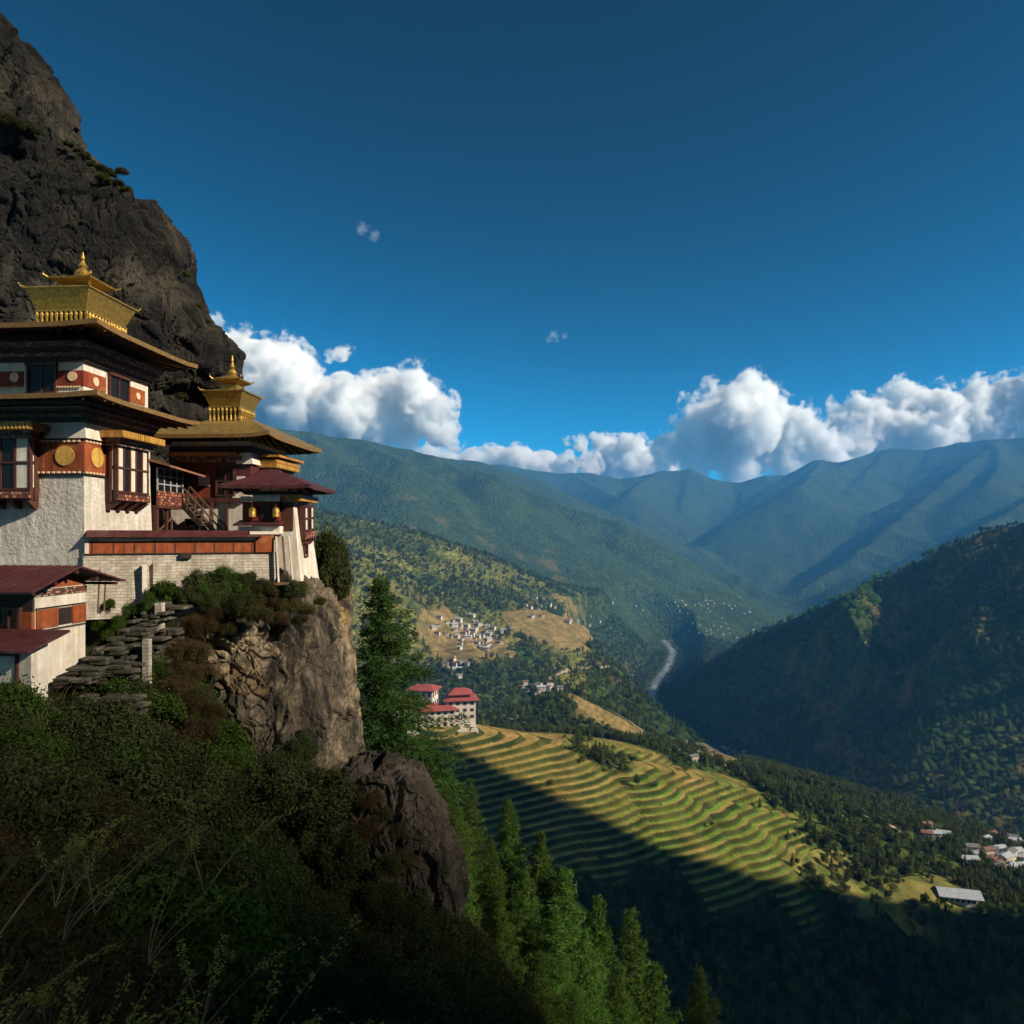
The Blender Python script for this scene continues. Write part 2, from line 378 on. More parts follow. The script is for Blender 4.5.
# open ground traced where it lies on the slopes
FIELDS = [pxpoly(l) for l in (
  [(418,612),(440,606),(470,622),(505,640),(515,655),(470,664),(445,668),(432,655),(415,632)],
  [(503,612),(540,610),(575,622),(598,640),(590,652),(560,650),(530,640),(500,625)],
  [(552,594),(570,598),(584,608),(572,612),(558,606)],
  [(560,690),(590,702),(630,722),(650,735),(620,738),(580,715)],
  [(700,745),(735,748),(760,762),(735,770),(705,760)],
)]
TAN = (0.42, 0.27, 0.095); GRN = (0.22, 0.23, 0.05)
def coverage(x, y, full):
    hh, tm, fr, d0, gn, rel, e0 = full
    n1 = fbm(x/140., y/140., 0, 4, 50); n2 = fbm(x/35., y/35., 0, 3, 51)
    field = np.zeros(x.shape)
    for p in FIELDS: field = np.maximum(field, inpoly(x+9*n2*4, y+9*n2*4, p)*1.0)
    # brown scrub on the sun-facing flanks of the right-hand spurs
    scrub = np.zeros(x.shape)
    right = (x > 0.30*y) & (y < 2600) & (y > 1350)
    scrub = np.where(right, 0.9*sstep(0.05, 0.20, n1+0.6*n2*0.5), 0)
    left = (x < 0.22*y) & (y > 1300) & (y < 4200)
    scrub = np.maximum(scrub, np.where(left, 0.7*sstep(0.16, 0.30, n1), 0))
    near = sstep(-4, 0, e0)*(1-tm)*(d0 < 230)*sstep(-160, -60, x)*sstep(.62, .56, x/y)   # rough grass round the terraces
    east = sstep(.36, .40, x/y)
    grass = near*np.maximum(sstep(0.10, -0.05, n1)*(d0 < 120), east*sstep(.30, .12, n1+.4*n2)*sstep(95, 70, d0))
    return field, scrub, grass, n1, n2

rows = [np.exp(np.arange(math.log(120), math.log(600), .012)), np.exp(np.arange(math.log(600), math.log(1080), .0017)),
        np.exp(np.arange(math.log(1080), math.log(3600), .0032)), np.exp(np.arange(math.log(3600), math.log(14300), .0048))]
YR = np.concatenate(rows); TC = np.linspace(-0.80, 0.80, 1150)
GY, GT = np.meshgrid(YR, TC, indexing='ij'); GX = GY*GT
full = height(GX, GY, True); GZ = full[0]
field, scrub, grass, n1, n2 = coverage(GX, GY, full)
tm, fr = full[1], full[2]
def lerp3(a, b, t): return np.array(a)*(1-t[..., None])+np.array(b)*t[..., None]
C = lerp3((0.028, 0.046, 0.015), (0.060, 0.085, 0.024), sstep(-0.3, 0.3, n1+n2*.5))
C = C*(1-0.5*sstep(1300, 3500, GY)[..., None])+np.array((0.030, 0.044, 0.022))*0.5*sstep(1300, 3500, GY)[..., None]
sun_paint = ((GX < 0.1*GY)*(GY > 1500)*(GY < 3600)*sstep(-.25, .15, fbm(GX/220., GY/220., 0, 3, 58)))[..., None]  # sunlit look of the left hillside, painted into its ground colour
C = C*(1-.85*sun_paint)+np.array((0.15, 0.145, 0.04))*.85*sun_paint
C = lerp3((0, 0, 0), (1, 1, 1), scrub*0+1)*C
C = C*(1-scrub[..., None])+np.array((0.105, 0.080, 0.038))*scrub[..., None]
fcol = lerp3((0.24, 0.17, 0.065), (0.15, 0.125, 0.045), sstep(-.2, .3, n2))
fcol = fcol*(0.72+0.28*sstep(0.2, 0.5, (GZ/7.0+1.5*n2) % 1.0))[..., None]
C = C*(1-field[..., None])+fcol*field[..., None]
gcol = lerp3((0.22, 0.19, 0.055), (0.09, 0.11, 0.03), sstep(-.25, .3, n2))
C = C*(1-grass[..., None])+gcol*grass[..., None]
# terraces: crop colour changes from bench to bench; banks are rough grass
bench = np.floor((GZ+1.6*noise3(GX/130., GY/130., 0, 5))/5.2)
hb = (_h(bench.astype(np.int64), 0, 0, 7) & 255)/255.
mixv = np.clip(hb*0.55+0.45*sstep(-.15, .15, noise3(GX/60., GY/60., bench*.7, 12))*sstep(40, 120, GX)+0.15*n2, 0, 1)
tread = lerp3(TAN, GRN, mixv); tread = tread*(0.85+0.3*noise3(GX/9., GY/9., 0, 13))[..., None]
bank = lerp3((0.050, 0.055, 0.015), (0.022, 0.036, 0.010), sstep(-.2, .25, n2))
half = sstep(0.30, 0.36, fr)*sstep(60, 180, GX)*sstep(-.35, 0, noise3(GX/80., GY/80., 4, 44))        # green crop along the inner half of many benches
tread = tread*(1-half[..., None])+np.array((0.13, 0.24, 0.03))*half[..., None]
tc = tread*(1-sstep(0.64, 0.68, fr)[..., None])+bank*sstep(0.64, 0.68, fr)[..., None]
C = C*(1-tm[..., None])+tc*tm[..., None]
shoulder = sstep(-.1, .2, noise3(GX/45., GY/45., 0, 23))*tm*0.15
C = C*(1-shoulder[..., None])+np.array((0.15, 0.135, 0.035))*shoulder[..., None]
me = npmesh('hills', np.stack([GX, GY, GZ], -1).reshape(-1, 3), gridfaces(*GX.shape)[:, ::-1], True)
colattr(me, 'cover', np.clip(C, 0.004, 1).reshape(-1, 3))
fm = me.attributes.new('woods', 'FLOAT', 'POINT')
fm.data.foreach_set('value', (np.clip(1-field-grass-tm, 0, 1)*(1-0.6*scrub)).astype(np.float32).ravel())
# ground material: vertex cover colour, leafy mottling, crown-sized bumps
m_hill, nt, p = newmat('hill ground')
a_c = nt.nodes.new('ShaderNodeAttribute'); a_c.attribute_name = 'cover'
a_w = nt.nodes.new('ShaderNodeAttribute'); a_w.attribute_name = 'woods'
vor = nt.nodes.new('ShaderNodeTexVoronoi'); vor.inputs['Scale'].default_value = 1/15.; vor.inputs['Randomness'].default_value = 1
tcn = nt.nodes.new('ShaderNodeTexCoord'); nt.links.new(tcn.outputs['Object'], vor.inputs['Vector'])
mott = ramp(nt, texnoise(nt, 1/22., 5, .7), [(0.3, (0.55, 0.55, 0.55)), (0.7, (1.45, 1.45, 1.45))])
vc = ramp(nt, vor.outputs['Color'], [(0.0, (0.7, 0.75, 0.7)), (1.0, (1.35, 1.3, 1.2))])
c1 = mixc(nt, 1.0, a_c.outputs['Color'], mott, 'MULTIPLY')
c2 = mixc(nt, a_w.outputs['Fac'], c1, mixc(nt, 1.0, c1, vc, 'MULTIPLY'))
nt.links.new(c2, p.inputs['Base Color']); p.inputs['Roughness'].default_value = 1; p.inputs['Specular IOR Level'].default_value = 0
inv = nt.nodes.new('ShaderNodeMath'); inv.operation = 'MULTIPLY_ADD'; inv.inputs[1].default_value = -1; inv.inputs[2].default_value = 1
nt.links.new(vor.outputs['Distance'], inv.inputs[0])
mw = nt.nodes.new('ShaderNodeMath'); mw.operation = 'MULTIPLY'; nt.links.new(inv.outputs[0], mw.inputs[0]); nt.links.new(a_w.outputs['Fac'], mw.inputs[1])
nt.links.new(bumpn(nt, mw.outputs[0], 1.0, 9.0, bumpn(nt, texnoise(nt, 1/4., 4, .7), 0.6, 0.9)), p.inputs['Normal'])
hills = link('hills', me, m_hill); tag(hills, kind='structure')

# ------------------------------------------------------------------ the mountain outside the frame on the right: its shadow lies over the near slopes
def sunplane(a, u, h):           # a: towards the sun, u: across, h: height above the sun ray through the origin
    px_, py_ = -SDY, SDX
    return (a*SDX+u*px_, a*SDY+u*py_, h+tan(SUN_EL)*a)
U = np.concatenate([np.linspace(-2500, -100, 60), np.linspace(-90, 1100, 420), np.linspace(1110, 1500, 30)])
ED = []                          # the ridge line that throws the shadow edge seen across the terraces
for q in [(446,742), (500,768), (560,795), (620,826), (690,855), (760,878), (830,888), (900,900)]:
    g = ground_at(*q); ED.append((g[0]*-SDY+g[1]*SDX, g[2]-tan(SUN_EL)*(g[0]*SDX+g[1]*SDY)))
ED.sort(); print('EDGE', [(round(a), round(b)) for a, b in ED])
SH_U = [-2500, -600, -60, 11, 13, 16, 19, 24, 36, 46, 84, 120, 500, ED[0][0]-60]+[e[0] for e in ED]+[ED[-1][0]+60, 1500]
SH_H = [60, 40, 8, 6.5, 5, 3.5, 0, -3, -18, -34, -34, 0, 0, max(0, ED[0][1]+25)]+[e[1] for e in ED]+[ED[-1][1]-150, -900]  # crest heights shaped for shade on the thicket, sun on the pines
hp = np.interp(U, SH_U, SH_H)+sstep(100, 200, U)*(7*fbm(U/60., U*0, 0, 4, 90)+2*noise3(U/9., U*0, 0, 91))+0.8*noise3(U/6., U*0, 3, 92)
Dd = np.concatenate([-np.linspace(1, 0, 40)**1.6*900, np.linspace(0, 1, 30)[1:]**1.6*1500])
UU, DD = np.meshgrid(U, Dd, indexing='ij')
zz = (hp+tan(SUN_EL)*1500)[:, None]-np.abs(DD)*0.95-0.2*np.abs(DD)*ridged(UU/200., DD/200., 0, 4, 95)
zz = np.maximum(zz, -640)
XX = (1500+DD)*SDX-UU*SDY; YY = (1500+DD)*SDY+UU*SDX
me = npmesh('mountain', np.stack([XX, YY, zz], -1).reshape(-1, 3), gridfaces(*UU.shape), True)
colattr(me, 'cover', np.full((UU.size, 3), 0.05)); me.attributes.new('woods', 'FLOAT', 'POINT').data.foreach_set('value', np.ones(UU.size, np.float32))
tag(link('mountain', me, m_hill), kind='structure')

# ------------------------------------------------------------------ haze
hz = MB().box(-9000, 9000, -3500, 14500, -700, 1130).build('haze', None); tag(hz, 'thin blue valley air', kind='stuff')
m_hz = bpy.data.materials.new('haze air'); m_hz.use_nodes = True; nt = m_hz.node_tree; nt.nodes.clear()
o_ = nt.nodes.new('ShaderNodeOutputMaterial'); pv = nt.nodes.new('ShaderNodeVolumePrincipled')
pv.inputs['Color'].default_value = (0.11, 0.44, 0.95, 1); pv.inputs['Density'].default_value = 6.8e-5; pv.inputs['Anisotropy'].default_value = 0.1
nt.links.new(pv.outputs[0], o_.inputs['Volume']); hz.data.materials.append(m_hz)
# ------------------------------------------------------------------ near slope under the camera
NP = [(90,645,24.3),(60,655,24.5),(100,620,25.3),(150,628,25.5),(-60,655,26),(-300,640,34),(-100,690,21),(0,705,21),(60,700,21.5),(100,690,21),(120,664,23.5),(100,745,18),(170,700,24),(200,800,20),(250,840,22),(350,900,22),(450,960,22),
      (0,830,12),(0,1050,6),(0,1300,3.2),(200,980,10),(200,1220,5),(400,1090,12),(400,1350,6),(560,1090,30),(560,1260,14),(505,1000,40),
      (480,905,60),(420,820,60),(380,790,45),(512,1500,3),(800,1500,20),(1100,1350,60),(1300,1400,30),(-300,1300,3),(-300,800,12),
      (620,1100,60),(700,1110,60),(760,1110,70),(560,1040,56),(-300,560,45),(0,560,50),(200,590,50),(290,640,50),(350,760,80),(512,1060,150),(800,1090,150),(200,760,150),(512,1070,260),(-200,600,160),(900,1100,260),(100,700,260),(340,720,45)]
NPW = np.array([tuple(at(*p)) for p in NP])
def tps(P, z):
    n = len(P); s_ = 10.
    Q = P/s_; d = np.hypot(Q[:, None, 0]-Q[None, :, 0], Q[:, None, 1]-Q[None, :, 1])
    K = np.where(d > 0, d, 0)                      # linear kernel keeps it from overshooting
    A = np.zeros((n+3, n+3)); A[:n, :n] = K+np.eye(n)*0.02; A[:n, n] = 1; A[:n, n+1:] = Q; A[n, :n] = 1; A[n+1:, :n] = Q.T
    w = np.linalg.solve(A, np.concatenate([z, [0, 0, 0]]))
    def f(x, y):
        x = np.asarray(x, float)/s_; y = np.asarray(y, float)/s_; r = w[n]+w[n+1]*x+w[n+2]*y
        for i in range(n): r = r+w[i]*np.hypot(x-Q[i, 0], y-Q[i, 1])
        return r
    return f
_near = tps(NPW[:, :2], NPW[:, 2])
def near_h(x, y):
    x = np.asarray(x, float); y = np.asarray(y, float)
    d = np.hypot(x, y)
    return _near(x, y)-0.25-np.clip(3-d, 0, 3)*0.5+np.clip(d/60, 0.2, 1.2)*fbm(x/5., y/5., 0, 5, 61)*0.9
YN = np.concatenate([np.linspace(-3, 1.4, 8), np.exp(np.arange(math.log(1.6), math.log(265), .014))])
TN = np.linspace(-1.15, 1.15, 420)
GY2, GT2 = np.meshgrid(YN, TN, indexing='ij'); GX2 = np.maximum(GY2, 4)*GT2
GZ2 = near_h(GX2, GY2)
def rockmat(name, dark, mid, light, stain=(0.010, 0.010, 0.012), warm=(0.22, 0.15, 0.075), s=1.0, moss=0.0, streak=0.5, wp=0.62):
    m, nt, p = newmat(name)
    f1 = texnoise(nt, 0.35*s, 7, .62); f2 = texnoise(nt, 1.2*s, 6, .65, stretch=(1.6, 1.6, 0.28), dist=0.6); f3 = texnoise(nt, 0.16*s, 5, .6, dist=1.0)
    base = ramp(nt, f1, [(0.30, dark), (0.48, mid), (0.66, light)])
    st = ramp(nt, f2, [(0.42, (0, 0, 0)), (0.62, (1, 1, 1))])
    c = mixc(nt, st, base, stain); mm = nt.nodes.new('ShaderNodeMath'); mm.operation = 'MULTIPLY'; mm.inputs[1].default_value = streak
    nt.links.new(st, mm.inputs[0]); c = mixc(nt, mm.outputs[0], base, stain)
    w = ramp(nt, f3, [(wp, (0, 0, 0)), (wp+.08, (1, 1, 1))]); c = mixc(nt, w, c, mixc(nt, ramp(nt, f1, [(.4, (0, 0, 0)), (.6, (1, 1, 1))]), warm, tuple(x*1.25 for x in light)))
    if moss:
        g = nt.nodes.new('ShaderNodeNewGeometry'); sx = nt.nodes.new('ShaderNodeSeparateXYZ'); nt.links.new(g.outputs['Normal'], sx.inputs[0])
        up = ramp(nt, sx.outputs[2], [(0.35, (0, 0, 0)), (0.7, (1, 1, 1))]); mk = mixc(nt, 1.0, up, ramp(nt, f2, [(.35, (1, 1, 1)), (.65, (.2, .2, .2))]), 'MULTIPLY')
        mq = nt.nodes.new('ShaderNodeMath'); mq.operation = 'MULTIPLY'; mq.inputs[1].default_value = moss; nt.links.new(mk, mq.inputs[0])
        c = mixc(nt, mq.outputs[0], c, ramp(nt, f1, [(0.35, (0.022, 0.030, 0.012)), (0.65, (0.07, 0.052, 0.022))]))
    nt.links.new(c, p.inputs['Base Color']); p.inputs['Roughness'].default_value = 0.85; p.inputs['Specular IOR Level'].default_value = 0.25
    b = bumpn(nt, texnoise(nt, 1.3*s, 9, .75, stretch=(1, 1, .5)), 1.0, 0.4/s); b = bumpn(nt, texnoise(nt, 9*s, 6, .7), 0.7, 0.03/s, b)
    nt.links.new(b, p.inputs['Normal']); return m
m_soil = M('brown soil and litter', (0.045, 0.036, 0.020), (0.022, 0.026, 0.010), 0.8, 1.0, 0.8, 0.15, 3.0, spec=0, c3=(0.09, 0.055, 0.03))
tag(link('slope_ground', npmesh('slope_ground', np.stack([GX2, GY2, GZ2], -1).reshape(-1, 3), gridfaces(*GX2.shape)[:, ::-1], True), m_soil), kind='structure')

# ------------------------------------------------------------------ rock masses: lofted cross-sections, faceted and cracked
def displace_rock(V, N, amp, s, seed, top=None):
    x, y, z = V[:, 0]/s, V[:, 1]/s, V[:, 2]/s
    wx = x+0.5*fbm(x, y, z, 3, seed+1); wy = y+0.5*fbm(x+9, y, z, 3, seed+2); wz = z+0.5*fbm(x, y+7, z, 3, seed+3)
    d1, e1, i1 = cells(wx*0.42, wy*0.42, wz*0.20, seed+4)
    d2, e2, i2 = cells(wx*1.1, wy*1.1, wz*0.55, seed+5)
    d3, e3, i3 = cells(wx*2.9, wy*2.9, wz*1.7, seed+6)
    h = 1.15*(i1-.5)*sstep(0, .10, e1)+0.5*(i2-.5)*sstep(0, .08, e2)+0.18*(i3-.5)-0.55*(1-sstep(0, .10, e1))-0.2*(1-sstep(0, .07, e2))
    d4, e4, i4 = cells(wx*6.5, wy*6.5, wz*4.2, seed+7)
    h = h+.10*(i4-.5)-.07*(1-sstep(0, .12, e4))-.12*(1-sstep(0, .05, e3))
    h = h+0.9*fbm(x*.5, y*.5, z*.35, 5, seed+8)+0.22*ridged(x*2.5, y*2.5, z*1.2, 4, seed+9)
    sl = wx*.75+wy*.55+.22*wz+i1*7; h = h+0.55*(sl-np.floor(sl)-.5)*sstep(-.2, .2, noise3(x*.3, y*.3, z*.3, seed+20))+.30*((sl*2.7+i2*3) % 1.0-.5)
    return V+N*(h*amp)[:, None]
def loft(name, zs, xl, xr, yf, yb, mat, amp, s, seed, nu=420, nv=420, power=2.6, kind='structure', tilt=0.0):
    zt = np.linspace(zs[0], zs[-1], nv)
    L, R, Fr, B = [np.interp(zt, zs, a) for a in (xl, xr, yf, yb)]
    th = np.linspace(0, 2*pi, nu, endpoint=False)
    # more columns on the side one can see
    th = th+0.45*np.sin(th+pi/2)*0
    ct, st = np.cos(th), np.sin(th); ex = 2/power
    sx = np.sign(ct)*np.abs(ct)**ex; sy = np.sign(st)*np.abs(st)**ex
    X = (L+R)[:, None]/2+(R-L)[:, None]/2*sx[None]; Y = (Fr+B)[:, None]/2+(B-Fr)[:, None]/2*sy[None]; Z = zt[:, None]+0*X
    V = np.stack([X, Y, Z], -1); dU = np.roll(V, -1, 1)-np.roll(V, 1, 1); dV = np.gradient(V, axis=0)
    N = np.cross(dU, dV); N /= np.linalg.norm(N, axis=2, keepdims=True)+1e-9
    V2 = displace_rock(V.reshape(-1, 3), N.reshape(-1, 3), amp, s, seed)
    me = npmesh(name, V2, gridfaces(nv, nu, True), False)
    o = link(name, me, mat)
    if kind: tag(o, kind=kind)
    return o, V2.reshape(nv, nu, 3)
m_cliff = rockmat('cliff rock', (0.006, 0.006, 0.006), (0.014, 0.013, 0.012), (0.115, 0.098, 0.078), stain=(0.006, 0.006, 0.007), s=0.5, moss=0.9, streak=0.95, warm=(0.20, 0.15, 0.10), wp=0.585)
m_rock = rockmat('pale rock', (0.035, 0.031, 0.026), (0.15, 0.125, 0.092), (0.42, 0.34, 0.235), s=1.0, moss=0.9, streak=0.92, warm=(0.33, 0.215, 0.095), wp=0.54)
m_rock2 = rockmat('red brown rock', (0.045, 0.036, 0.030), (0.09, 0.072, 0.058), (0.18, 0.15, 0.125), s=1.2, moss=1.0, streak=0.6, warm=(0.15, 0.10, 0.055), wp=0.6)
# the great cliff behind the temple
YC = 44.0
sil = [(0,8),(15,24),(28,45),(42,64),(62,88),(70,118),(84,138),(96,158),(118,172),(142,188),(165,204),(186,228),(196,256),(212,290),(230,322),(244,352),(241,372),(228,392),(214,402),(212,430),(225,500),(240,600),(260,700)]
sil = sil[::-1]
zs = [(HOR-y)/F*YC for x, y in sil]; xr = [(x-512)/F*YC for x, y in sil]
zs = zs+[zs[-1]+3, zs[-1]+6]; xr = xr+[xr[-1]-3, xr[-1]-9]
yf = [36+max(0, z)*0.10 if z < 14 else 37.4+(z-14)*0.42 for z in zs]
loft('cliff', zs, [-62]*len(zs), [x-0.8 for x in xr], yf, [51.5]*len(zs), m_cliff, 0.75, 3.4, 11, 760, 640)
# the crag the temple stands on
sil = [(330,582),(334,596),(342,625),(345,650),(350,685),(356,710),(353,740),(362,765),(385,800),(400,850),(420,900),(430,960),(440,1040)][::-1]
YT = 29.0
zs = [(HOR-y)/F*YT for x, y in sil]; xr = [(x-512)/F*YT-0.65 for x, y in sil]
xl = [-12.2+0.0*z for z in zs]
yf = [np.interp(z, [-20, -12, -8, -5, -2.2], [20.0, 22.5, 23.6, 24.6, 25.8]) for z in zs]
zs2 = zs+[zs[-1]+0.25, zs[-1]+0.4]; 
k_top = [np.interp(z, [-20, -2.6, -1.9, -1.0, 0], [0, 0, 0.5, 1.8, 3]) for z in zs2]
crag, crV = loft('crag', zs2, xl+[xl[-1]+1, xl[-1]+3], [a-b*0.15 for a, b in zip(xr+[xr[-1]-.4, xr[-1]-1.5], k_top)], [a+b*.5 for a, b in zip(yf+[yf[-1]+.3, yf[-1]+1.2], k_top)], [34]*len(zs2), m_rock, 0.85, 2.3, 23, 760, 460, 2.2)
# the lower outcrop on its right
sil = [(392,772),(420,778),(434,800),(446,825),(458,850),(467,880),(462,905),(455,940),(470,1000),(480,1050)][::-1]
YL = 23.0
zs = [(HOR-y)/F*YL for x, y in sil]; xr = [(x-512)/F*YL-.1 for x, y in sil]
xl = [(np.interp(y, [772, 800, 860, 1050], [352, 325, 300, 280])-512)/F*YL for x, y in sil]
loft('outcrop', zs+[zs[-1]+.15], xl+[xl[-1]+.5], xr+[xr[-1]-.3], [np.interp(z, [-16, -11, -7.5], [19.5, 21.0, 22.4]) for z in zs]+[22.9], [25]*(len(zs)+1), m_rock2, 0.42, 1.3, 41, 420, 380, 2.3)
# rock pillar under the dark tree right of the gatehouse
sil = [(338,584),(346,592),(349,606),(346,640),(352,700),(365,780)][::-1]
zs = [(HOR-y)/F*32 for x, y in sil]; xr = [(x-512)/F*32 for x, y in sil]
loft('rock_pillar', zs+[zs[-1]+.2], [(305-512)/F*32]*(len(zs))+[-7.8], [x-.15 for x in xr]+[xr[-1]-.5], [31]*len(zs)+[31.4], [35]*(len(zs)+1), m_rock, 0.25, 1.0, 52, 260, 260, 2.2)
# ------------------------------------------------------------------ clouds: real vapour volumes grown from heaped puffs, far beyond the last range
import bmesh
def ico(sub):
    b = bmesh.new(); bmesh.ops.create_icosphere(b, subdivisions=sub, radius=1)
    V = np.array([v.co[:] for v in b.verts]); Fc = np.array([[v.index for v in f.verts] for f in b.faces]); b.free(); return V, Fc
ICO = {k: ico(k) for k in (1, 2, 3, 4)}
def puffs(blobs, seed, n1, n2, base):
    R = np.random.default_rng(seed); out = [(np.array(c, float), r, 3) for c, r in blobs]; lv = [(np.array(c, float), r) for c, r in blobs]
    for n, lo, hi, sub in ((n1, .35, .6, 3), (n2, .3, .55, 2)):
        nx = []
        for c, r in lv:
            for _ in range(n):
                d = R.normal(size=3); d /= np.linalg.norm(d); d[2] = abs(d[2])*0.8+d[2]*0.2; d /= np.linalg.norm(d)
                q = c+d*r*R.uniform(.6, .9); rr = r*R.uniform(lo, hi); nx.append((q, rr)); out.append((q, rr, sub))
        lv = nx
    return [o for o in out if o[0][2]+o[1]*.5 > base]
def cloudmesh(name, P, base, seed):
    Vs, Fs, n = [], [], 0
    for c, r, sub in P:
        V, Fc = ICO[sub]; Vs.append(V*r+c); Fs.append(Fc+n); n += len(V)
    V = np.concatenate(Vs); Fc = np.concatenate(Fs)
    low = V[:, 2] < base; V[low, 2] = base+(V[low, 2]-base)*0.25
    return npmesh(name, V, Fc, False)
def cloudmat(name, dens, thin=0.0):
    m = bpy.data.materials.new(name); m.use_nodes = True; nt = m.node_tree; nt.nodes.clear()
    o_ = nt.nodes.new('ShaderNodeOutputMaterial'); pv = nt.nodes.new('ShaderNodeVolumePrincipled')
    pv.inputs['Color'].default_value = (1, 1, 1, 1); pv.inputs['Anisotropy'].default_value = 0.0
    at_ = nt.nodes.new('ShaderNodeAttribute'); at_.attribute_name = 'density'
    n1 = texnoise(nt, 1/380., 8, .62, dist=0.2)
    def mth(op, a, b, c=None):
        q = nt.nodes.new('ShaderNodeMath'); q.operation = op
        for i, v in enumerate((a, b, c)):
            if v is None: continue
            if isinstance(v, (int, float)): q.inputs[i].default_value = v
            else: nt.links.new(v, q.inputs[i])
        return q.outputs[0]
    d = mth('ADD', at_.outputs['Fac'], mth('MULTIPLY', mth('SUBTRACT', n1, 0.5), 1.75))   # noise bites into the soft rim
    d = mth('SUBTRACT', d, 0.32+thin); d = mth('MULTIPLY', d, 3.2)
    q = nt.nodes.new('ShaderNodeClamp'); nt.links.new(d, q.inputs[0])
    gate = nt.nodes.new('ShaderNodeClamp'); nt.links.new(mth('MULTIPLY', at_.outputs['Fac'], 12.), gate.inputs[0])
    d = mth('MULTIPLY', mth('MULTIPLY', q.outputs[0], gate.outputs[0]), dens)
    pv.inputs['Density'].default_value = 1.0; nt.links.new(d, pv.inputs['Density']); pv.inputs['Density Attribute'].default_value = ''
    nt.links.new(pv.outputs[0], o_.inputs['Volume']); return m
m_cloud = cloudmat('cloud vapour', 0.010); m_wisp = cloudmat('thin cloud vapour', 0.0016)
def vol_group(src, mat, voxel, band):
    g = bpy.data.node_groups.new('puffs to vapour', 'GeometryNodeTree')
    g.interface.new_socket('Geometry', in_out='INPUT', socket_type='NodeSocketGeometry'); g.interface.new_socket('Geometry', in_out='OUTPUT', socket_type='NodeSocketGeometry')
    z = g.nodes.new('NodeGroupOutput'); mv = g.nodes.new('GeometryNodeMeshToVolume'); a = g.nodes.new('GeometryNodeObjectInfo'); a.inputs['Object'].default_value = src
    mv.resolution_mode = 'VOXEL_SIZE'; mv.inputs['Voxel Size'].default_value = voxel; mv.inputs['Density'].default_value = 1.0; mv.inputs['Interior Band Width'].default_value = band
    sm = g.nodes.new('GeometryNodeSetMaterial'); sm.inputs['Material'].default_value = mat
    g.links.new(a.outputs['Geometry'], mv.inputs[0]); g.links.new(mv.outputs[0], sm.inputs[0]); g.links.new(sm.outputs[0], z.inputs[0]); return g
def cloud(label, pxs, Y, basepx, seed, n1=12, n2=6, mat=None, voxel=38., band=230.):
    R = random.Random(seed); bl = []
    for px, py, r in pxs:
        q = at(px, py, Y+R.uniform(-400, 400)); bl.append(((q.x, q.y, q.z), r*Y/F))
    src = bpy.data.objects.new('puff_source', cloudmesh('puffs', puffs(bl, seed, n1, n2, (HOR-basepx)/F*Y), (HOR-basepx)/F*Y, seed))
    vd = bpy.data.volumes.new('cloud'); vd.materials.append(mat or m_cloud)
    o = bpy.data.objects.new('cloud', vd); COL.objects.link(o)
    md = o.modifiers.new('vapour', 'NODES'); md.node_group = vol_group(src, mat or m_cloud, voxel, band)
    tag(o, label, 'cloud'); return o
cy.volume_bounces = 14; cy.max_bounces = 15; cy.volume_step_rate = 1.5; cy.volume_max_steps = 256
cloud('large white cumulus bank rising behind the temple roofs above the left mountain',
      [(195,372,36),(228,358,34),(258,368,38),(288,370,34),(250,405,44),(300,400,42),(345,408,38),(385,402,38),(412,390,28),(425,410,30),(440,428,24),(350,430,28),(300,435,28),(250,440,28),(395,432,26),(455,442,14),(270,448,24),(320,448,22),(370,446,22),(410,446,18)], 16500, 462, 3, 12, 6, None, 38., 170.)
cloud('small round cloud puff detached from the top of the left cumulus bank', [(340,352,13),(330,358,9),(349,350,8)], 16400, 368, 4, 10, 4, None, 30., 120.)
cloud('low white cloud strip on the horizon left of the middle', [(430,456,14),(450,460,14),(470,460,14),(495,460,17),(520,462,18),(545,464,16),(565,466,14),(590,468,14)], 19500, 484, 5, 12, 4, None, 34., 90.)
cloud('tall white cumulus tower rising right of the middle',
      [(742,388,24),(722,402,26),(762,402,28),(705,425,32),(745,425,40),(785,428,34),(810,434,26),(825,450,26),(690,445,28),(740,455,36),(665,450,24),(780,460,26),(700,468,24),(660,474,20),(740,474,26),(800,470,26),(840,466,22)], 17200, 494, 6)
cloud('broad white cumulus bank at the right edge above the far range',
      [(845,425,26),(870,412,24),(905,404,28),(940,408,28),(975,404,28),(1010,402,30),(1050,395,40),(880,435,34),(930,440,38),(990,435,38),(850,450,28),(1040,440,44),(1100,420,50),(860,464,26),(910,462,26),(960,458,24)], 20500, 486, 7)
cloud('low hazy cloud patch on the horizon left of the cumulus tower', [(580,443,10),(605,446,16),(630,450,18),(600,464,18),(640,466,22),(568,441,7),(665,470,18),(620,476,18),(590,474,14),(560,470,12)], 22500, 494, 8, 12, 4, None, 34., 110.)
cloud('tiny cloud wisp high in the blue sky on the left', [(362,229,9),(373,234,9),(360,223,6)], 16000, 246, 9, 8, 3, m_wisp, 20., 150.)
cloud('tiny cloud wisp in the blue sky near the middle', [(556,337,7),(563,335,6),(550,340,5)], 16000, 346, 10, 8, 3, m_wisp, 20., 120.)

